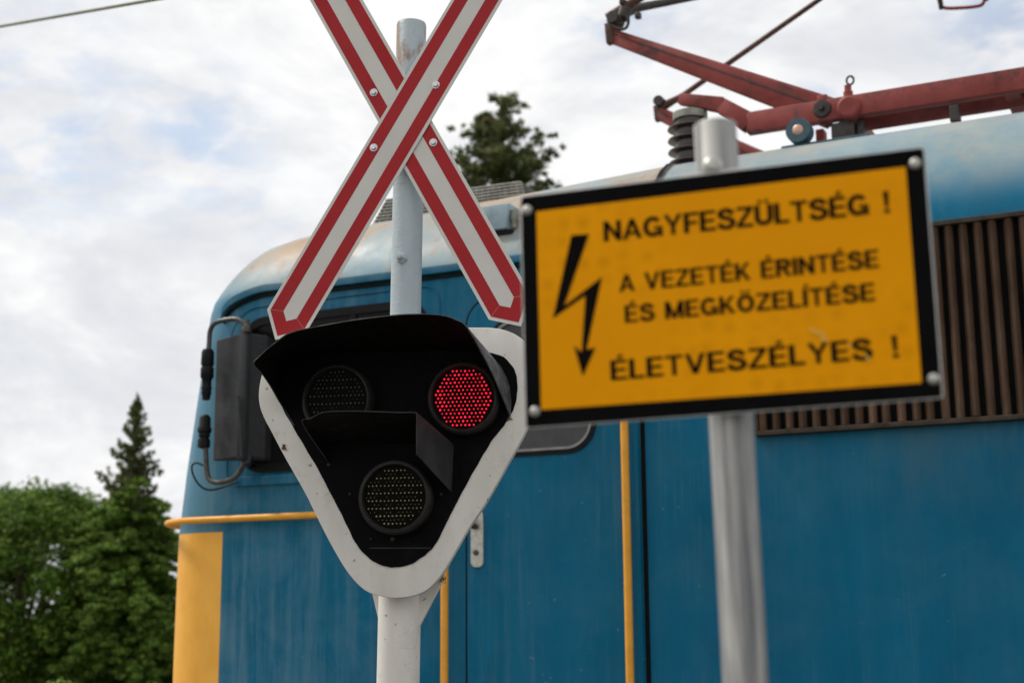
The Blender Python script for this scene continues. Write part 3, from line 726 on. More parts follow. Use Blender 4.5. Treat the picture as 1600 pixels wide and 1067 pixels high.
knee_parts(knee_n, pp(957, 27), VN + 0.05); knee_parts(knee_f, pp(1037, 165, VF), VF - 0.05)
bm = B(); tube(bm, [pp(950, 30, VN + 0.05), pp(985, 6, VN + 0.05), HEAD + Vector((-0.12, -0.55, 0))], [0.036, 0.026, 0.018], 12); pobj('upper_arm', bm, M_KNEE, R(60))
bm = B(); tube(bm, [pp(1034, 168, VF - 0.05), pp(1066, 150, VF - 0.05), pp(1280, 0, VF - 0.05), pp(1480, -140, VF - 0.05)], [0.032, 0.019, 0.0165, 0.015], 12); ua = pobj('upper_arm', bm, M_KNEE, R(60))
for v in (VN + 0.05, VF - 0.05):
    bm = B(); tube(bm, [(2 * 2.33 - knee_n.x, v, knee_n.z + 0.08), HEAD + Vector((0.12, -0.55 if v < 1.5 else 0.55, 0))], [0.026, 0.018], 12); pobj('upper_arm', bm, M_KNEE, R(60))
# clamp and diagonal brace at the near knee
bm = B(); tube(bm, [pp(982, 17, VN + 0.1), pp(1000, 12, VN + 0.16), pp(1078, -3, VN + 0.3), HEAD + Vector((-0.3, 0.5, -0.12))], [0.036, 0.026, 0.022, 0.018], 12); pobj('diagonal_brace', bm, M_GREYTUBE, R(60))
bm = B(); lathe(bm, [(0, -0.05), (0.04, -0.05), (0.045, 0), (0.04, 0.05), (0, 0.05)], pp(976, 18, VN + 0.06), (0.3, 0.2, 1), 12)
for (x, y) in ((973, 3), (997, 25), (968, 28)):
    c = pp(x, y, VN + 0.03); box(bm, (c.x - 0.016, c.y - 0.02, c.z - 0.018), (c.x + 0.016, c.y + 0.02, c.z + 0.018), 0.004)
pobj('knee_clamp', bm, M_DKMETAL, R(30))
bm = B(); tube(bm, catmull([pp(980, 24, VN), pp(982, 34, VN), pp(978, 44, VN), pp(968, 46, VN), pp(955, 40, VN)], 5), 0.010, 8); pobj('bonding_strap', bm, M_DKMETAL, R(60))
# collector head with its drooping horns
bm = B()
for du in (-0.14, 0.14):
    tube(bm, catmull([(HEAD.x + du, 2.62, 5.42), (HEAD.x + du, 2.50, 5.60), (HEAD.x + du, 2.30, 5.72), (HEAD.x + du, 1.5, 5.74), (HEAD.x + du, 0.7, 5.72), (HEAD.x + du, 0.5, 5.60), (HEAD.x + du, 0.38, 5.42)], 6), 0.016, 8)
ht = bm; pobj('collector_strip', ht, M_DKMETAL, R(60))
a_, b_, c_, d_ = pp(1466, -6, 2.62), pp(1476, 13, 2.62), pp(1529, 10, 2.62), pp(1540, -8, 2.62)
e0 = Vector((HEAD.x - 0.14, 2.62, 5.42)); e1 = Vector((HEAD.x + 0.14, 2.62, 5.42))
bm = B(); tube(bm, catmull([e0, a_, pp(1469, 7, 2.62), b_, pp(1500, 13, 2.62), c_, pp(1537, 4, 2.62), d_, e1], 5), 0.012, 8); pobj('collector_horn', bm, M_RED, R(60))
# fittings on the near beam
def disc(name, c, prof, mat, ax=(0, -1, 0)):
    bm = B(); lathe(bm, prof, c, ax, 26); return pobj(name, bm, mat, R(35))
c = pp(1285, 171, VN - 0.035); disc('pivot_bolt', c, [(0, 0.05), (0.016, 0.05), (0.018, 0.02), (0.045, 0.018), (0.05, 0.0), (0, -0.02)], M_DKMETAL)
bm = B(); box(bm, (c.x - 0.028, c.y + 0.0, c.z + 0.02), (c.x + 0.028, c.y + 0.05, c.z + 0.085), 0.008); pobj('pivot_lug', bm, M_RED, R(30))
c = pp(1327, 169, VN - 0.035); disc('beam_boss', c, [(0, 0.03), (0.05, 0.03), (0.062, 0.02), (0.065, -0.01), (0, -0.01)], M_RED)
p0 = pp(1328, 184, VN); bm = B(); lathe(bm, [(0.026, 0.0), (0.026, 0.14), (0.019, 0.145), (0.019, 0.176), (0, 0.178)], (p0.x, VN - 0.01, p0.z), (0, 0, 1), 16); pobj('lock_pin', bm, M_RED, R(40))
bm = B(); c = pp(1329, 127, VN)
tube(bm, [(c.x + 0.019 * math.cos(t), VN - 0.01, c.z + 0.024 * math.sin(t)) for t in [2 * math.pi * k / 16 for k in range(16)]], 0.006, 8, closed=True); pobj('pin_ring', bm, M_DKMETAL, R(60))
# roller on the roof edge
c = pp(1250, 207, 0.62); bm = B(); lathe(bm, [(0.028, 0.045), (0.064, 0.045), (0.066, 0.04), (0.066, -0.03), (0, -0.03)], (c.x, 0.62, c.z), (0, -1, 0), 28); pobj('roof_roller', bm, M_TEAL, R(35))
bm = B(); lathe(bm, [(0, 0.052), (0.018, 0.052), (0.028, 0.046), (0.028, 0.0), (0, 0)], (c.x, 0.62, c.z), (0, -1, 0), 20); pobj('roller_pin', bm, M_PINK, R(35))
bm = B(); box(bm, (c.x - 0.10, 0.60, 3.94), (c.x + 0.36, 0.74, c.z - 0.066), 0.006); pobj('roller_base', bm, M_TEAL)
# second tube and brackets under the beam
q0 = pp(1350, 215, 1.1); bm = B(); tube(bm, [(q0.x - 0.02, 1.1, 4.235), (3.6, 1.1, 4.235)], 0.075, 20); pobj('spring_tube', bm, M_RED, R(50))
for (x0, x1, y0, y1, vv, mt) in ((1300, 1338, 196, 228, VN + 0.02, M_DKMETAL), (1340, 1352, 190, 218, VN + 0.05, M_DKMETAL), (1312, 1322, 190, 220, 1.3, M_RED), (1484, 1500, 168, 182, VN - 0.01, M_DKMETAL), (1276, 1290, 205, 230, 1.2, M_RED)):
    p = pp(x0, y0, vv); q = pp(x1, y1, vv); bm = B(); box(bm, (p.x, vv - 0.03, min(q.z, 4.2) - 0.03), (q.x, vv + 0.05, p.z), 0.005); pobj('beam_bracket', bm, mt)
for uu in (1.9, 2.75):
    bm = B(); bar(bm, (uu, VN + 0.036, zc - 0.005), (uu, VF - 0.036, zc - 0.005), 0.08, 0.09, bevel=0.005); pobj('cross_beam', bm, M_RED)

# ------------------------------------------------------------------ crossing signal
AL = R(14)
P0 = EYE + 4.25 * ray(622, 690); view = P0 - EYE; view[2] = 0; view = nrm(view)
nv = -view; c_, s_ = math.cos(-AL), math.sin(-AL); nv = np.array([c_ * nv[0] - s_ * nv[1], s_ * nv[0] + c_ * nv[1], 0])
SP = Plane(P0, np.cross(Z, nv), Z)
sig = thing('crossing_signal', 'level crossing signal with red and white crossbuck over triangular head, one lamp lit red', 'crossing signal', SP.matrix())
def sp(px, py, off=0.0): return SP(px, py, off)
def spv(px, py, off=0.0): a, b = sp(px, py, off); return Vector((a, b, off))
PO = -0.115                                                   # pole axis behind the face of the head
def pole_at(py): return spv(622 + (1067 - py) * 0.0204, py, PO)
pa, pb = pole_at(1067), pole_at(40); pd = (pb - pa).normalized()
gz = -SP.O[2]                                                 # ground in this frame's b
foot = pa + pd * ((gz - 0.02 - pa.y) / pd.y); split = pole_at(760)
bm = B(); tube(bm, [foot, split], 0.0640, 40); lower = obj('lower_pole', bm, MW, sig, R(50))
topv = pole_at(38)
bm = B()
tube(bm, [split - pd * 0.05, topv - pd * 0.006, topv], [0.0482, 0.0482, 0.0462], 40, cap=False)
# open top: inner wall and a dirt plug inside
tube(bm, [topv - pd * 0.05, topv], [0.0425, 0.0425], 40, cap=False); 
lathe(bm, [(0.0462, 0.0), (0.0425, 0.0)], topv, pd, 40); lathe(bm, [(0.0425, -0.05), (0.0, -0.05)], topv, pd, 40)
upper = obj('upper_pole', bm, MP, sig, R(40))
# painted-over bolt on the upper pole
q = spv(628, 404, PO + 0.047); ax = Vector((-0.1, 0.05, 1)); bm = B(); lathe(bm, [(0, 0.030), (0.008, 0.029), (0.010, 0.022), (0.0105, 0.010), (0.016, 0.009), (0.019, 0.0), (0.019, -0.012), (0, -0.012)], q, ax, 6); obj('pole_bolt', bm, MP, sig)

# backboard
half_out = [(405, 610), (408, 588), (418, 560), (437, 535), (462, 518), (490, 511)]
bo_px = [(622, 934), (605, 933), (580, 927), (562, 915.5), (541, 891), (520, 856), (499, 816), (479, 775), (464, 748), (448, 720), (435, 696), (422.5, 672), (412, 652), (405.5, 633), (404, 614), (408, 588), (420, 556), (442, 532), (470, 518), (505, 513),
         (600, 512.5), (690, 512), (745, 511.5), (768, 512), (790, 516), (811, 526), (830, 545), (840, 570), (842, 600), (836, 636), (821, 674), (808, 699), (795, 722), (776, 756), (756, 790), (733, 824), (711, 862), (690, 897), (669, 920), (648, 930)]
bo = cat2([sp(x, y) for x, y in bo_px], 4, True)
bm = B(); prism(bm, bo, -0.030, 0.0, 2, 0.004); obj('backboard', bm, MW, sig, R(40))
bi_px = [(618, 886), (605, 885), (590, 880), (575, 870), (558, 851), (545, 826), (532, 799), (515, 767), (498, 734), (476, 697), (455, 661), (440, 634), (432, 612), (431, 590), (438, 570), (455, 556), (485, 549),
         (560, 548), (650, 548), (730, 548), (763, 551), (787, 558), (803, 576), (808, 594), (808, 616), (803, 638), (795, 652), (786, 667), (771, 685), (756, 709), (737, 742), (718, 777), (700, 812), (683, 846), (671, 861), (657, 872), (640, 882)]
bi = cat2([sp(x, y) for x, y in bi_px], 4, True)
bi = [(a + 0.0006 * math.sin(17 * i), b + 0.0006 * math.cos(11 * i)) for i, (a, b) in enumerate(bi)]
bm = B(); prism(bm, bi, -0.006, 0.004, 2, 0.0); obj('black_face', bm, MB, sig)
bm = B(); prism(bm, [sp(578, 857), sp(674, 857), sp(674, 855), sp(578, 855)], 0.004, 0.0052, 2); obj('face_seam', bm, M_RING, sig)
# gussets under the board
for pts_ in ([(581, 921), (612, 921), (612, 1000), (592, 968)], [(636, 910), (694, 895), (690, 912), (657, 976), (636, 1000)]):
    bm = B(); prism(bm, [sp(x, y, -0.11) for x, y in pts_], -0.122, -0.102, 2, 0.003); obj('gusset', bm, MW, sig)

# hoods: sheet between a curve on the face and a curve standing out from it
def hood(name, base_px, front_px, L, mat_in, mat_out, th=0.0035):
    bm = B(); n = len(base_px)
    base = [spv(x, y, 0.004) for x, y in base_px]; front = []
    for p, b in zip(front_px, base):
        l = p[2] if len(p) > 2 else L
        front.append(spv(p[0], p[1], max(l, 0.006)))
    base = catmull(base, 5); front = catmull(front, 5)
    m = len(base)
    def mid(i, t): return base[i].lerp(front[i], t)
    cen = sum(base, Vector()) / m; cen.y -= 0.05
    inn = [[bm.verts.new(mid(i, t)) for t in (0, 0.35, 0.7, 1)] for i in range(m)]
    out = []
    for i in range(m):
        row = []
        for t in (0, 0.35, 0.7, 1):
            p = mid(i, t); d = p - cen; d.z = 0; row.append(bm.verts.new(p + d.normalized() * th))
        out.append(row)
    for i in range(m - 1):
        for k in range(3):
            f = bm.faces.new((inn[i][k], inn[i][k + 1], inn[i + 1][k + 1], inn[i + 1][k])); f.material_index = 0
            f = bm.faces.new((out[i][k], out[i + 1][k], out[i + 1][k + 1], out[i][k + 1])); f.material_index = 1 if i > m * 0.6 else 0
        f = bm.faces.new((inn[i][3], out[i][3], out[i + 1][3], inn[i + 1][3])); f.material_index = 1
    for i in (0, m - 1):
        for k in range(3):
            f = bm.faces.new((inn[i][k], out[i][k], out[i][k + 1], inn[i][k + 1])); f.material_index = 1
    bmesh.ops.recalc_face_normals(bm, faces=bm.faces)
    me = bpy.data.meshes.new(name); bm.to_mesh(me); bm.free(); me.materials.append(mat_in); me.materials.append(mat_out)
    return link(name, me, None, sig, R(35))
L1 = 0.27
base_px = [(460, 664), (452, 650), (444, 635), (438, 619), (434, 600), (434, 588), (438, 577), (446, 566), (465, 556), (500, 551), (560, 550), (640, 548), (715, 548), (745, 549), (760, 553), (776, 567), (787, 584), (794, 602), (797, 625), (796, 649)]
front_px = [(460, 664, 0.006), (451, 648, 0.012), (437, 627, 0.05), (425, 606, 0.12), (411, 585, 0.20), (397, 568), (407, 556), (420, 544), (437, 531), (455, 520), (495, 511), (565, 499), (640, 491.5), (688, 493), (712, 500), (729, 512, 0.26), (754, 557, 0.19), (769, 585, 0.13), (783, 618, 0.07), (795, 648, 0.01)]
hood('upper_hood', base_px, front_px, L1, MH, MHO)
L2 = 0.20
base_px = [(516, 724), (505, 704), (512, 697), (540, 694), (600, 693), (660, 693), (700, 693), (707, 697), (706, 720), (704, 768)]
front_px = [(514, 722, 0.012), (474, 663), (486, 654), (510, 644), (560, 643), (620, 645), (646, 645), (650, 649), (650, 675), (650, 710)]
hood('lower_hood', base_px, front_px, L2, MH, MHC)

# lamps
def lamp(px, py, r_ring, r_led, off, lit, pitch_x, rows, label, stag=True, dim=False):
    a, b = sp(px, py, off); cen = Vector((a, b, 0.004)); D = off
    bm = B(); lathe(bm, [(r_ring, 0.0), (r_ring, D * 0.8), (r_ring - 0.006, D), (r_led + 0.006, D + 0.002), (r_led + 0.002, D - 0.010), (r_led + 0.002, 0.0)], cen, (0, 0, 1), 56)
    ring = obj('lamp', bm, M_RING, sig, R(30)); ring['label'] = label
    bm = B(); lathe(bm, [(r_led + 0.003, D - 0.012), (r_led * 0.5, D - 0.010), (0, D - 0.009)], cen, (0, 0, 1), 40); obj('lamp_face', bm, M_LENS, ring, R(60))
    bm = B()
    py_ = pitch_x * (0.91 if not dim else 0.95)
    n = int(r_led / py_)
    for i in range(-n, n + 1):
        y = i * py_; xs = 0.5 if i % 2 else 0.0
        faint = (not lit) and (i % 2 == 0)
        m = int(r_led / pitch_x) + 1
        for j in range(-m, m + 1):
            x = (j + xs) * pitch_x
            if math.hypot(x, y) > r_led - 0.004: continue
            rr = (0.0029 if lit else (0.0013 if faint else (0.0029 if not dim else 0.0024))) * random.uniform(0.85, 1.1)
            if faint and random.random() < 0.35: continue
            c = cen + Vector((x + random.uniform(-.0004, .0004), y + random.uniform(-.0005, .0005), D - 0.0105))
            lathe(bm, [(rr, 0), (rr * 0.8, rr * 0.8), (0, rr * 1.2)], c, (0, 0, 1), 8)
    obj('led_array', bm, M_LED_ON if lit else (M_LED_DIM if dim else M_LED_OFF), ring, 3.2)
lamp(723, 621, 0.108, 0.0905, 0.05, True, 0.0126, 13, 'lamp lit red')
lamp(525, 624, 0.108, 0.0905, 0.05, False, 0.0126, 13, 'unlit lamp in the shade of the hood', dim=True)
lamp(616, 776, 0.110, 0.0905, 0.05, False, 0.0122, 13, 'unlit lamp at the bottom')
# small fixings on the face
for (x, y, r) in ((614, 842, 0.008), (547, 772, 0.005), (690, 772, 0.005), (514, 726, 0.006), (706, 700, 0.006), (704, 752, 0.006), (580, 842, 0.004)):
    bm = B(); lathe(bm, [(0, 0.006), (r * 0.7, 0.006), (r, 0.003), (r, 0)], spv(x, y, 0.004), (0, 0, 1), 12); obj('face_screw', bm, M_RING, sig, R(40))
# bird-lime and rust bits caught on the board
M_TWIG = plain('dry_twig_and_rust', (0.16, 0.09, 0.045), 0.9, 0, 0.4, 60)
for (cx, cy, n, spr) in ((445, 699, 13, 0.012), (797, 655, 8, 0.008), (688, 903, 22, 0.020)):
    bm = B()
    for k in range(n):
        c = spv(cx, cy, -0.0 if cx != 688 else -0.09) + Vector((random.gauss(0, spr * 0.4), random.gauss(0, spr * 0.4), 0.002)); d = Vector((random.uniform(-1, 1), random.uniform(-1, 1), random.uniform(0, .6))).normalized() * random.uniform(0.003, 0.008)
        tube(bm, [c - d, c + d * 0.2 + Vector((0, 0, 0.002)), c + d], 0.0012, 5)
    obj('caught_debris', bm, M_TWIG, sig)

# crossbuck
CO = PO + 0.075
def blade(p_tip_end, p_other, W, off):
    """pointed blade between two tips in the plane at off; returns parts"""
    a = np.array(p_tip_end); b = np.array(p_other); d = nrm(b - a); n_ = np.array([-d[1], d[0]]); ph = W * 0.46; L = np.linalg.norm(b - a)
    def loc(s, t): q = a + d * s + n_ * t; return (float(q[0]), float(q[1]))
    def outl(ins):
        w = W / 2 - ins; tip = ins * 1.35; p2 = ph * w / (W / 2)
        return [loc(tip, 0), loc(tip + p2, -w), loc(L - tip - p2, -w), loc(L - tip, 0), loc(L - tip - p2, w), loc(tip + p2, w)]
    return outl, loc, L
WB = 0.1495
def make_blade(tip, other, off):
    outl, loc, L = blade(tip, other, WB, off)
    bm = B(); prism(bm, outl(0), off - 0.003, off, 2, 0.0006); bl = obj('crossbuck_blade', bm, M_WHITE_FILM, sig)
    bm = B(); frame_ring(bm, outl(0.0105), outl(0.0105 + 0.039), off - 0.001, off + 0.0008, 2); obj('red_border', bm, M_RED_STRIPE, bl)
    o_, i_ = outl(0.0108), outl(0.0492)
    for k in (1, 2, 4, 5):
        a2, b2 = np.array(o_[k]), np.array(i_[k]); n2 = nrm([-(b2 - a2)[1], (b2 - a2)[0]]) * 0.0008
        bm = B(); prism(bm, [tuple(a2 - n2), tuple(b2 - n2), tuple(b2 + n2), tuple(a2 + n2)], off, off + 0.0011, 2); obj('film_joint', bm, M_SEAM, bl)
    return bl, outl
cx = np.array(sp(634, 187, CO + 0.006))
ta = np.array(sp(430, 531, CO + 0.006)); oa = cx + (cx - ta)
blA, oA = make_blade(ta, oa, CO + 0.006)
tb = np.array(sp(814, 510, CO)); cxb = np.array(sp(631, 187, CO)); ob = cxb + (cxb - tb)
blB, oB = make_blade(tb, ob, CO)
for (x, y, bl, off) in ((584, 231, blA, CO + 0.0068), (681, 133, blA, CO + 0.0068), (584, 145, blB, CO + 0.0008), (677, 223, blB, CO + 0.0008)):
    bm = B(); c = spv(x, y, off); lathe(bm, [(0.0125, 0.0), (0.0125, 0.0015), (0.0, 0.0015)], c, (0, 0, 1), 24); lathe(bm, [(0.0092, 0.0015), (0.0092, 0.007), (0.0078, 0.0085), (0, 0.0085)], c, (0.0, 0.0, 1), 6); obj('bolt', bm, M_ZINC, bl, R(25))
bm = B(); 
for (ya, yb) in ((126, 152), (216, 240)):
    bm = B()
    p = spv(604, (ya + yb) / 2, CO - 0.003); q = spv(668, (ya + yb) / 2, CO - 0.003)
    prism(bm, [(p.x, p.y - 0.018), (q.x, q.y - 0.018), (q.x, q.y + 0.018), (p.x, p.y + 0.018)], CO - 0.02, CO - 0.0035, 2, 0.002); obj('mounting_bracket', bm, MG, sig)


# ------------------------------------------------------------------ warning sign
gx = -nrm(ray(-6470, 1204)); gy = nrm(ray(553, -11460)); gy = nrm(gy - gy.dot(gx) * gx)
GP = Plane(EYE + 1.9 * ray(1130, 455), gx, gy)
ws = thing('warning_sign', 'amber and black high voltage warning plate with lightning arrow on a galvanised post', 'warning sign', GP.matrix())
def gp(px, py, off=0.0): return GP(px, py, off)
def gpv(px, py, off=0.0): a, b = gp(px, py, off); return Vector((a, b, off))
# post: leans a little, runs to the ground
t0 = gpv(1117, 195, -0.045); t1 = gpv(1165, 1067, -0.045); dpv = (t1 - t0).normalized()
Gi = GP.matrix().inverted()
w0 = GP.matrix() @ t0; w1 = GP.matrix() @ t1; k = (w0.z + 0.01) / (w0.z - w1.z); tb_ = Gi @ (w0 + (w1 - w0) * k)
bm = B(); RP = 0.0298
tube(bm, [tb_, t0 + dpv * 0.002, t0], [RP, RP, RP * 0.96], 36)
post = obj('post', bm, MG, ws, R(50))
# clamp bolt seen over the plate's upper edge
bm = B(); c = gpv(1113, 262, -0.012); lathe(bm, [(0, 0.012), (0.009, 0.011), (0.014, 0.006), (0.0155, 0)], c, (0, 0.0, 1), 20); box(bm, (c.x - 0.045, c.y - 0.03, -0.014), (c.x + 0.045, c.y - 0.006, -0.006), 0.002); obj('clamp', bm, M_DOME, ws, R(40))
cor = [gp(812, 307), gp(1445, 229), gp(1475, 622), gp(820, 670)]
# rectangle fitted to the four corners
xl = (cor[0][0] + cor[3][0]) / 2; xr = (cor[1][0] + cor[2][0]) / 2; yt = (cor[0][1] + cor[1][1]) / 2; yb = (cor[2][1] + cor[3][1]) / 2
def quad(px4, r, n=5):
    P = [np.array(p) for p in px4]; out = []
    for i in range(4):
        p = P[i]; a = nrm(P[i - 1] - p); b = nrm(P[(i + 1) % 4] - p)
        for k in range(n + 1):
            t = k / n; out.append(tuple((p + a * r * (1 - t) ** 2 + b * r * t ** 2)))
    return out[::-1]
bm = B(); prism(bm, quad(cor, 0.006), -0.0040, -0.0004, 2, 0.0008); plate = obj('plate', bm, M_ALU, ws)
bm = B(); prism(bm, [(a * 0.992 - 0.0, b * 0.990) for a, b in quad(cor, 0.005)], -0.0006, 0.0, 2); obj('black_border', bm, M_BLACK_FILM, plate)
inn = [gp(838, 331), gp(1415, 261), gp(1440, 598), gp(846, 640)]
bm = B(); prism(bm, quad(inn, 0.002), -0.0002, 0.0006, 2); yel = obj('amber_panel', bm, MY, plate)
bolt_px = [(893, 368), (921, 366), (882, 478), (941, 433), (917, 546), (931, 543), (911, 588), (897, 540), (909, 550), (915, 462), (864, 498)]
bm = B(); f = bm.faces.new([bm.verts.new((*gp(x, y), 0.0013)) for x, y in bolt_px]); bmesh.ops.triangulate(bm, faces=[f]); bmesh.ops.recalc_face_normals(bm, faces=bm.faces); obj('lightning_symbol', bm, M_LETTER, plate)
def glyphs():
    """grotesque capitals on a unit cap height: width, strokes (polygons 'P' or centre lines 'L')"""
    T = 0.205; h = T / 2
    def rc(x0, y0, x1, y1): return ('P', [(x0, y0), (x1, y0), (x1, y1), (x0, y1)])
    def ell(cx, cy, rx, ry, a0, a1, n=22): return [(cx + rx * math.cos(R(a0 + (a1 - a0) * i / n)), cy + ry * math.sin(R(a0 + (a1 - a0) * i / n))) for i in range(n + 1)]
    G = {}
    G['N'] = (0.74, [rc(0, 0, T, 1), rc(0.74 - T, 0, 0.74, 1), ('P', [(0, 1), (0.19, 1), (0.74, 0), (0.55, 0)])])
    G['A'] = (0.80, [('P', [(0, 0), (0.18, 0), (0.49, 1), (0.31, 1)]), ('P', [(0.80, 0), (0.62, 0), (0.31, 1), (0.49, 1)]), rc(0.18, 0.22, 0.62, 0.36)])
    G['V'] = (0.76, [('P', [(0, 1), (0.18, 1), (0.47, 0), (0.29, 0)]), ('P', [(0.76, 1), (0.58, 1), (0.29, 0), (0.47, 0)])])
    G['Y'] = (0.76, [('P', [(0, 1), (0.19, 1), (0.4625, 0.42), (0.2975, 0.42)]), ('P', [(0.76, 1), (0.57, 1), (0.2975, 0.42), (0.4625, 0.42)]), rc(0.2975, 0, 0.4625, 0.42)])
    G['E'] = (0.64, [rc(0, 0, T, 1), rc(T, 0, 0.64, 0.15), rc(T, 0.43, 0.59, 0.57), rc(T, 0.85, 0.63, 1)])
    G['F'] = (0.60, [rc(0, 0, T, 1), rc(T, 0.42, 0.54, 0.565), rc(T, 0.85, 0.60, 1)])
    G['L'] = (0.58, [rc(0, 0, T, 1), rc(T, 0, 0.58, 0.15)])
    G['T'] = (0.66, [rc(0, 0.85, 0.66, 1), rc(0.2475, 0, 0.4125, 0.85)])
    G['I'] = (T, [rc(0, 0, T, 1)])
    G['Z'] = (0.66, [rc(0.01, 0.85, 0.65, 1), rc(0, 0, 0.66, 0.15), ('P', [(0, 0.15), (0.205, 0.15), (0.65, 0.85), (0.445, 0.85)])])
    G['K'] = (0.74, [rc(0, 0, T, 1), ('P', [(T, 0.30), (T, 0.52), (0.52, 1), (0.72, 1)]), ('P', [(0.24, 0.50), (0.37, 0.64), (0.74, 0), (0.54, 0)])])
    G['M'] = (0.88, [rc(0, 0, T, 1), rc(0.88 - T, 0, 0.88, 1), ('P', [(0, 1), (0.21, 1), (0.52, 0), (0.36, 0)]), ('P', [(0.88, 1), (0.67, 1), (0.36, 0), (0.52, 0)])])
    G['R'] = (0.72, [rc(0, 0, T, 1), ('L', [(T, 1 - h), (0.42, 1 - h)] + ell(0.42, 0.715, 0.205, 1 - h - 0.715, 90, -90, 12) + [(T, 0.515)][:0] + [(T, 2 * 0.715 - 1 + h)]), ('P', [(0.30, 0.44), (0.50, 0.46), (0.72, 0), (0.53, 0)])])
    G['U'] = (0.72, [('L', [(h, 1), (h, 0.36)] + ell(0.36, 0.36, 0.36 - h, 0.36 - h, 180, 360, 16) + [(0.72 - h, 1)])])
    G['O'] = (0.80, [('L', ell(0.40, 0.5, 0.40 - h, 0.51 - h, 0, 360, 32))])
    G['G'] = (0.80, [('L', ell(0.40, 0.5, 0.40 - h, 0.51 - h, 38, 322, 28)), rc(0.80 - 0.15, 0, 0.80, 0.49), rc(0.44, 0.36, 0.80, 0.49)])
    G['S'] = (0.72, [('L', [(v.x, v.y) for v in catmull([(0.60, 0.70, 0), (0.545, 0.85, 0), (0.365, 0.925, 0), (0.19, 0.87, 0), (0.115, 0.74, 0), (0.19, 0.605, 0), (0.37, 0.535, 0), (0.56, 0.44, 0), (0.635, 0.28, 0), (0.55, 0.13, 0), (0.36, 0.075, 0), (0.165, 0.13, 0), (0.09, 0.30, 0)], 5)])])
    G['!'] = (0.17, [rc(0, 0, 0.17, 0.17), ('P', [(0.035, 0.27), (0.135, 0.27), (0.17, 1), (0, 1)])])
    for a, b in (('É', 'E'), ('Í', 'I')):
        w, st = G[b]; c = w / 2; G[a] = (w, st + [('P', [(c - 0.06, 1.06), (c + 0.06, 1.06), (c + 0.22, 1.25), (c + 0.01, 1.25)])])
    for a, b in (('Ö', 'O'), ('Ü', 'U')):
        w, st = G[b]; c = w / 2; G[a] = (w, st + [rc(c - 0.21, 1.08, c - 0.06, 1.23), rc(c + 0.06, 1.08, c + 0.21, 1.23)])
    return G, T
GLYPH, STROKE = glyphs()
def text_line(body, p0, p1, cap_px, gap=0.135):
    """lettering set along the baseline p0-p1 (photograph pixels), capitals cap_px tall"""
    A_ = np.array(gp(*p0)); B_ = np.array(gp(*p1)); mid = ((p0[0] + p1[0]) / 2, (p0[1] + p1[1]) / 2)
    Hh = gp(mid[0], mid[1] - cap_px)[1] - gp(*mid)[1]; e = B_ - A_; nn_ = nrm(np.array([-e[1], e[0]]))
    x = 0.0; items = []
    for ch in body:
        if ch == ' ': x += 0.42; continue
        w, st = GLYPH[ch]; items.append((x, st)); x += w + gap
    tot = x - gap; bm = B(); zz = 0.0013
    for x0, st in items:
        for kind, pts in st:
            zz += 0.000012
            def P(p): q = A_ + (x0 + p[0]) / tot * e + p[1] * Hh * nn_; return bm.verts.new((q[0], q[1], zz))
            if kind == 'P': bm.faces.new([P(p) for p in pts])
            else:
                prev = None
                for i, p in enumerate(pts):
                    a = np.array(pts[max(i - 1, 0)]); b = np.array(pts[min(i + 1, len(pts) - 1)])
                    if pts[0] == pts[-1] or math.hypot(pts[0][0] - pts[-1][0], pts[0][1] - pts[-1][1]) < 1e-6:
                        a = np.array(pts[i - 1 if i > 0 else -2]); b = np.array(pts[i + 1 if i < len(pts) - 1 else 1])
                    t = nrm(b - a); nv_ = np.array([-t[1], t[0]]) * STROKE / 2
                    q = (P(np.array(p) + nv_), P(np.array(p) - nv_))
                    if prev: bm.faces.new((prev[0], prev[1], q[1], q[0]))
                    prev = q
    bmesh.ops.recalc_face_normals(bm, faces=bm.faces)
    for f in bm.faces:
        if f.normal.z < 0: f.normal_flip()
    return obj('lettering', bm, M_LETTER, plate)
text_line('NAGYFESZÜLTSÉG', (944, 378), (1358, 335.5), 32, 0.06)
text_line('!', (1382, 333.5), (1391, 332.5), 34)
text_line('A VEZETÉK ÉRINTÉSE', (968, 457), (1374, 418), 27.5, 0.085)
text_line('ÉS MEGKÖZELÍTÉSE', (977, 504.5), (1368, 470), 27.5, 0.085)
text_line('ÉLETVESZÉLYES', (955, 594.5), (1364, 561), 32, 0.085)
text_line('!', (1396, 559.5), (1405, 558.5), 35)
for (x, y) in ((824, 329), (1430, 256), (1459, 592), (836, 643)):
    bm = B(); lathe(bm, [(0.0076, 0), (0.0076, 0.001), (0.0066, 0.0035), (0.004, 0.0052), (0, 0.0058)], gpv(x, y, 0.0), (0, 0, 1), 20); obj('rivet', bm, M_DOME, ws, R(80))
M_CHIP = plain('pale_scuff', (0.75, 0.50, 0.10), 0.6, 0, 0.2, 30)
for (x, y, w_, h_, n) in ((1276, 519, 15, 3.2, 9), (1288, 531, 8, 4.5, 8), (1356, 559, 5, 5, 7), (1330, 540, 9, 2.5, 7)):
    bm = B(); bm.faces.new([bm.verts.new((*gp(x + w_ * math.cos(t) * random.uniform(.55, 1.1) + 2 * math.sin(t), y + h_ * math.sin(t) * random.uniform(.55, 1.1) + w_ * 0.3 * math.cos(t), 0.0), 0.0021)) for t in [2 * math.pi * k / n for k in range(n)]][::-1])
    for f in bm.faces:
        f.normal_update()
        if f.normal.z < 0: f.normal_flip()
    obj('paint_scuff', bm, M_CHIP, plate)

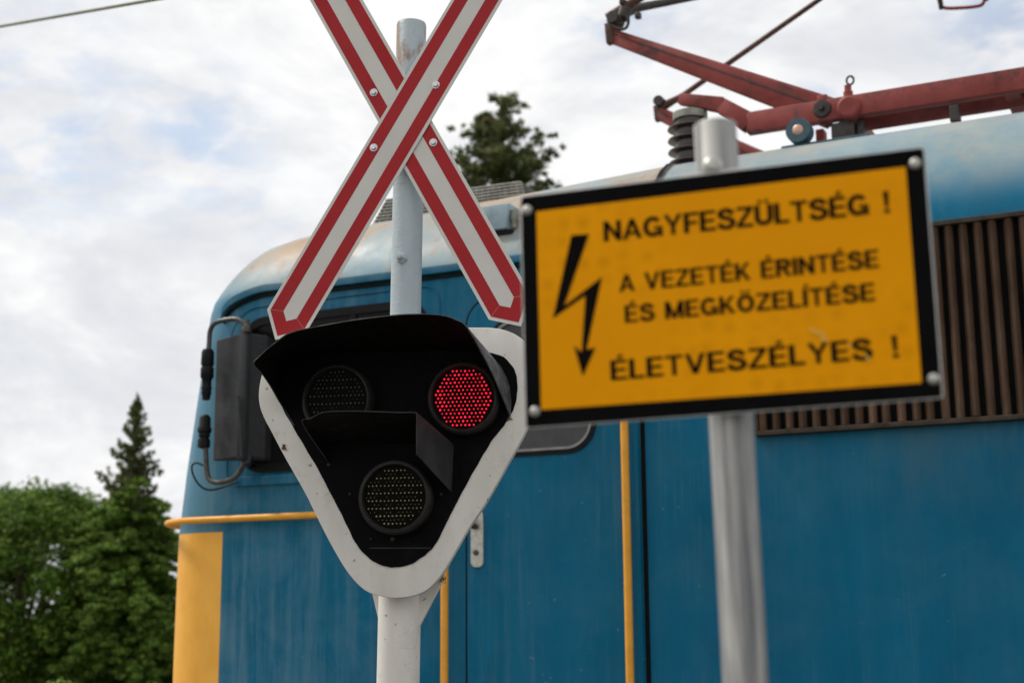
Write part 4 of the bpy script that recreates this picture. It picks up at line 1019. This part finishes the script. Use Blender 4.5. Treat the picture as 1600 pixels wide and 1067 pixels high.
# ------------------------------------------------------------------ overhead wire
bm = B(); pA = Vector((EYE + 11.0 * ray(118, 21.5)).tolist()); pB = Vector((EYE + 13.2 * ray(-60, 52.5)).tolist()); pd2 = pA - pB
tube(bm, [pA - pd2 * 14, pA + pd2 * 9], 0.0115, 12); tag(obj('overhead_wire', bm, M_WIRE), 'thin overhead contact wire crossing the cloudy sky', 'overhead wire')

# ------------------------------------------------------------------ trees
def leaves_mesh(name, cen, nor, size, aspect, mat, parent, wf=0.5):
    n = len(cen); r = rng
    d = r.normal(size=(n, 3)) if nor is None else nor + r.normal(size=(n, 3)) * 0.55
    d /= np.linalg.norm(d, axis=1)[:, None]
    t = r.normal(size=(n, 3)); t -= (t * d).sum(1)[:, None] * d; t /= np.linalg.norm(t, axis=1)[:, None]; b = np.cross(d, t)
    s = (size * r.uniform(0.6, 1.35, n))[:, None]
    v = np.empty((n, 4, 3)); v[:, 0] = cen - t * s * aspect; v[:, 1] = cen + b * s * wf + d * s * 0.12; v[:, 2] = cen + t * s * aspect; v[:, 3] = cen - b * s * wf + d * s * 0.12
    me = bpy.data.meshes.new(name); me.vertices.add(n * 4); me.loops.add(n * 4); me.polygons.add(n)
    me.vertices.foreach_set('co', v.ravel()); me.loops.foreach_set('vertex_index', np.arange(n * 4, dtype=np.int32))
    me.polygons.foreach_set('loop_start', np.arange(0, n * 4, 4, dtype=np.int32)); me.update(calc_edges=True)
    return link(name, me, mat, parent)
def clump_points(cs, rs, per, shell=0.5):
    out, nor = [], []
    for c, r_, k in zip(cs, rs, per):
        d = rng.normal(size=(k, 3)); d /= np.linalg.norm(d, axis=1)[:, None]
        rad = rng.uniform(0, 1, k) ** shell
        out.append(np.array(c) + d * rad[:, None] * np.array(r_)); nor.append(d + np.array([0, 0, 0.5]))
    return np.concatenate(out), np.concatenate(nor)
def trunk_mesh(parent, h, r0, limbs=()):
    bm = B(); tube(bm, [(0.02 * math.sin(i), 0.02 * math.cos(i * 1.7), h * i / 6 - 0.1) for i in range(7)], [r0 * (1 - 0.78 * i / 6) for i in range(7)], 10)
    for p, q, r_ in limbs:
        p = [float(x) for x in p]; q = [float(x) for x in q]; r_ = float(r_)
        tube(bm, [p, [(a + b) / 2 + (0.06 if i == 2 else 0) for i, (a, b) in enumerate(zip(p, q))], q], [r_, r_ * 0.7, r_ * 0.3], 6)
    obj('trunk', bm, M_BARK, parent, R(60))
M_L1 = mat_leaf('bright_green_leaf', (0.050, 0.115, 0.012), (0.130, 0.235, 0.036), (0.32, 0.42, 0.10), 1.3, 0.42)
M_L2 = mat_leaf('deep_green_leaf', (0.040, 0.095, 0.010), (0.100, 0.190, 0.026), (0.26, 0.37, 0.07), 1.0, 0.42)
M_L3 = mat_leaf('conifer_needle', (0.070, 0.098, 0.034), (0.150, 0.185, 0.066), (0.26, 0.30, 0.12), 1.6, 0.5)
M_L4 = mat_leaf('brownish_cone_and_dry_needle', (0.12, 0.07, 0.05), (0.18, 0.105, 0.08), (0.23, 0.15, 0.12), 2, 0.3)
GZ = -0.55
def at(px, D): r_ = ray(px, 955); r_ = r_ / math.hypot(r_[0], r_[1]); p = EYE + D * r_; return Vector((p[0], p[1], GZ))
def top_z(px, py, D): r_ = ray(px, py); return EYE[2] + D * r_[2] / math.hypot(r_[0], r_[1])

def broadleaf(px, D, py_top, rx, label, mat, n_clump, per, size, name='broadleaf_tree', cat='tree'):
    base = at(px, D); H = top_z(px, py_top, D) - GZ
    t = thing(name, label, cat, Matrix.Translation(base))
    cs, rs, lim = [], [], []
    cz, rz = H * 0.50, H * 0.50
    for k in range(n_clump):
        d = rng.normal(size=3); d /= np.linalg.norm(d)
        d = np.sign(d) * np.abs(d) ** 0.8; d /= np.linalg.norm(d)
        rr = rng.uniform(0.10, 0.18) * rx; rad = rng.uniform(0.80, 1.0) * (1 + 0.05 * math.sin(3.1 * d[0] + 5 * d[2]))
        c = np.array([d[0] * (rx - rr) * rad, d[1] * (rx - rr) * rad, cz + d[2] * (rz - rr) * rad])
        cs.append(c); rs.append((rr, rr, rr * 0.8))
        if k % 12 == 0: lim.append(((0, 0, H * 0.25), tuple(c * np.array([0.8, 0.8, 0.95])), 0.05))
    p, nr = clump_points(cs, rs, [per] * n_clump, 0.4)
    leaves_mesh('crown', p, nr, size, 0.62, mat, t); trunk_mesh(t, H * 0.7, 0.18, lim); return t
def spire(px, D, py_top, label):
    base = at(px, D); H = top_z(px, py_top, D) - GZ; t = thing('conifer_tree', label, 'tree', Matrix.Translation(base))
    WH = [0, .2, .4, .6, .68, .775, .85, .92, .96, 1]; WW = [1.3, 1.22, 1.05, .84, .64, .50, .36, .2, .1, .02]
    wid = lambda h: float(np.interp(h, WH, WW))
    cs, rs, per, cs2, rs2, per2, lim = [], [], [], [], [], [], []
    h = 0.0
    while h < 0.76:                                   # tiers of boughs, each a row of flat sprays that droop at the tip
        w = wid(h)
        for j in range(17 if h < 0.6 else 11):
            if h > 0.68 and rng.uniform() < (h - 0.68) / 0.09: continue
            a = rng.uniform(0, 2 * math.pi); L = w * rng.uniform(0.62, 1.20); ca, sa = math.cos(a), math.sin(a); dz = rng.uniform(-0.06, 0.06)
            for i in range(5):
                q = 0.30 + 0.70 * i / 4; r_ = (0.085 + 0.06 * w) * rng.uniform(0.75, 1.2) * (1.15 - 0.35 * q)
                sd = rng.normal() * 0.05 * w
                cs2.append((ca * L * q - sa * sd, sa * L * q + ca * sd, H * h + dz + L * (0.30 * q - 0.42 * q * q) + rng.normal() * 0.02)); rs2.append((r_, r_, r_ * 0.50)); per2.append(int(95 * (r_ / 0.13) ** 2) + 20)
        h += 0.030
    h = 0.62
    while h < 0.985:
        w = wid(h) * 0.86
        for j in range(4):
            a = rng.uniform(0, 2 * math.pi); L = w * rng.uniform(0.5, 1.15); z0 = H * h; e = (math.cos(a) * L, math.sin(a) * L, z0 + L * rng.uniform(0.3, 0.8)); lim.append(((0, 0, z0), e, 0.006 + 0.008 * L))
            m = max(3, int(L / 0.04))
            for i in range(m):
                q = (i + 1) / m
                r_ = rng.uniform(0.025, 0.05) * (1.25 - 0.55 * q)
                cs.append([e[0] * q + rng.normal() * 0.022, e[1] * q + rng.normal() * 0.022, z0 + (e[2] - z0) * q ** 1.4 + rng.normal() * 0.022]); rs.append((r_, r_, r_ * 1.3)); per.append(24)
        h += 0.0125
    for k in range(20):
        h = 0.85 + 0.15 * k / 19; cs.append((rng.normal() * 0.015, rng.normal() * 0.015, H * h)); rs.append((0.03, 0.03, 0.09)); per.append(40)
    p, nr = clump_points(cs, rs, per, 0.6); leaves_mesh('crown', p, None, 0.034, 1.1, M_L3, t, 0.28)
    p, nr = clump_points(cs2, rs2, per2, 0.5); leaves_mesh('leafy_boughs', p, nr, 0.040, 0.75, M_L1, t)
    trunk_mesh(t, H * 0.98, 0.10, lim); return t
def old_conifer(px, D, py_top, label):
    base = at(px, D); H = top_z(px, py_top, D) - GZ; t = thing('conifer_tree', label, 'tree', Matrix.Translation(base))
    cs, rs, per, lim, dry, dr_, dp_ = [], [], [], [], [], [], []
    h = H - 0.1
    while h > H - 4.2:
        down = H - h; reach = 0.24 + down * 0.50
        nb = 4 if down < 0.6 else 8
        for j in range(nb):
            a = rng.uniform(0, 2 * math.pi); L = reach * rng.uniform(0.4, 1.25); rise = rng.uniform(0.0, 0.42) * L
            e = (math.cos(a) * L, math.sin(a) * L, h + rise); s0 = (0, 0, h - 0.1 * L); lim.append((s0, e, 0.012 + 0.010 * L))
            m = max(3, int(L / 0.06))
            for i in range(m):
                q = 0.25 + 0.75 * (i + 1) / m
                if rng.uniform() < 0.20: continue
                c = [s0[x] + (e[x] - s0[x]) * q + rng.normal() * 0.07 for x in range(3)]; r_ = rng.uniform(0.04, 0.13)
                cs.append(c); rs.append((r_, r_, r_ * 0.8)); per.append(30)
                if rng.uniform() < 0.28: dry.append(c); dr_.append((r_ * 0.9,) * 3); dp_.append(28)
        h -= rng.uniform(0.13, 0.24)
    p, nr = clump_points(cs, rs, per, 0.6); leaves_mesh('crown', p, None, 0.055, 1.15, M_L3, t, 0.24)
    p, nr = clump_points(dry, dr_, dp_, 0.6); leaves_mesh('dry_cones', p, None, 0.034, 0.8, M_L4, t)
    trunk_mesh(t, H, 0.20, lim)
    return t
broadleaf(30, 27, 718, 2.6, 'rounded dark green broadleaf tree at the edge beside the pointed conifer', M_L2, 620, 210, 0.055)
spire(200, 25, 622, 'pointed green conifer with a thin spire beside the yellow edged locomotive cab')
old_conifer(790, 26, 152, 'dark ragged conifer rising behind the locomotive cab roof')
broadleaf(60, 13.5, 1043, 0.95, 'low light green bush in front of the pointed conifer', M_L1, 120, 160, 0.035, 'leafy_bush', 'bush')
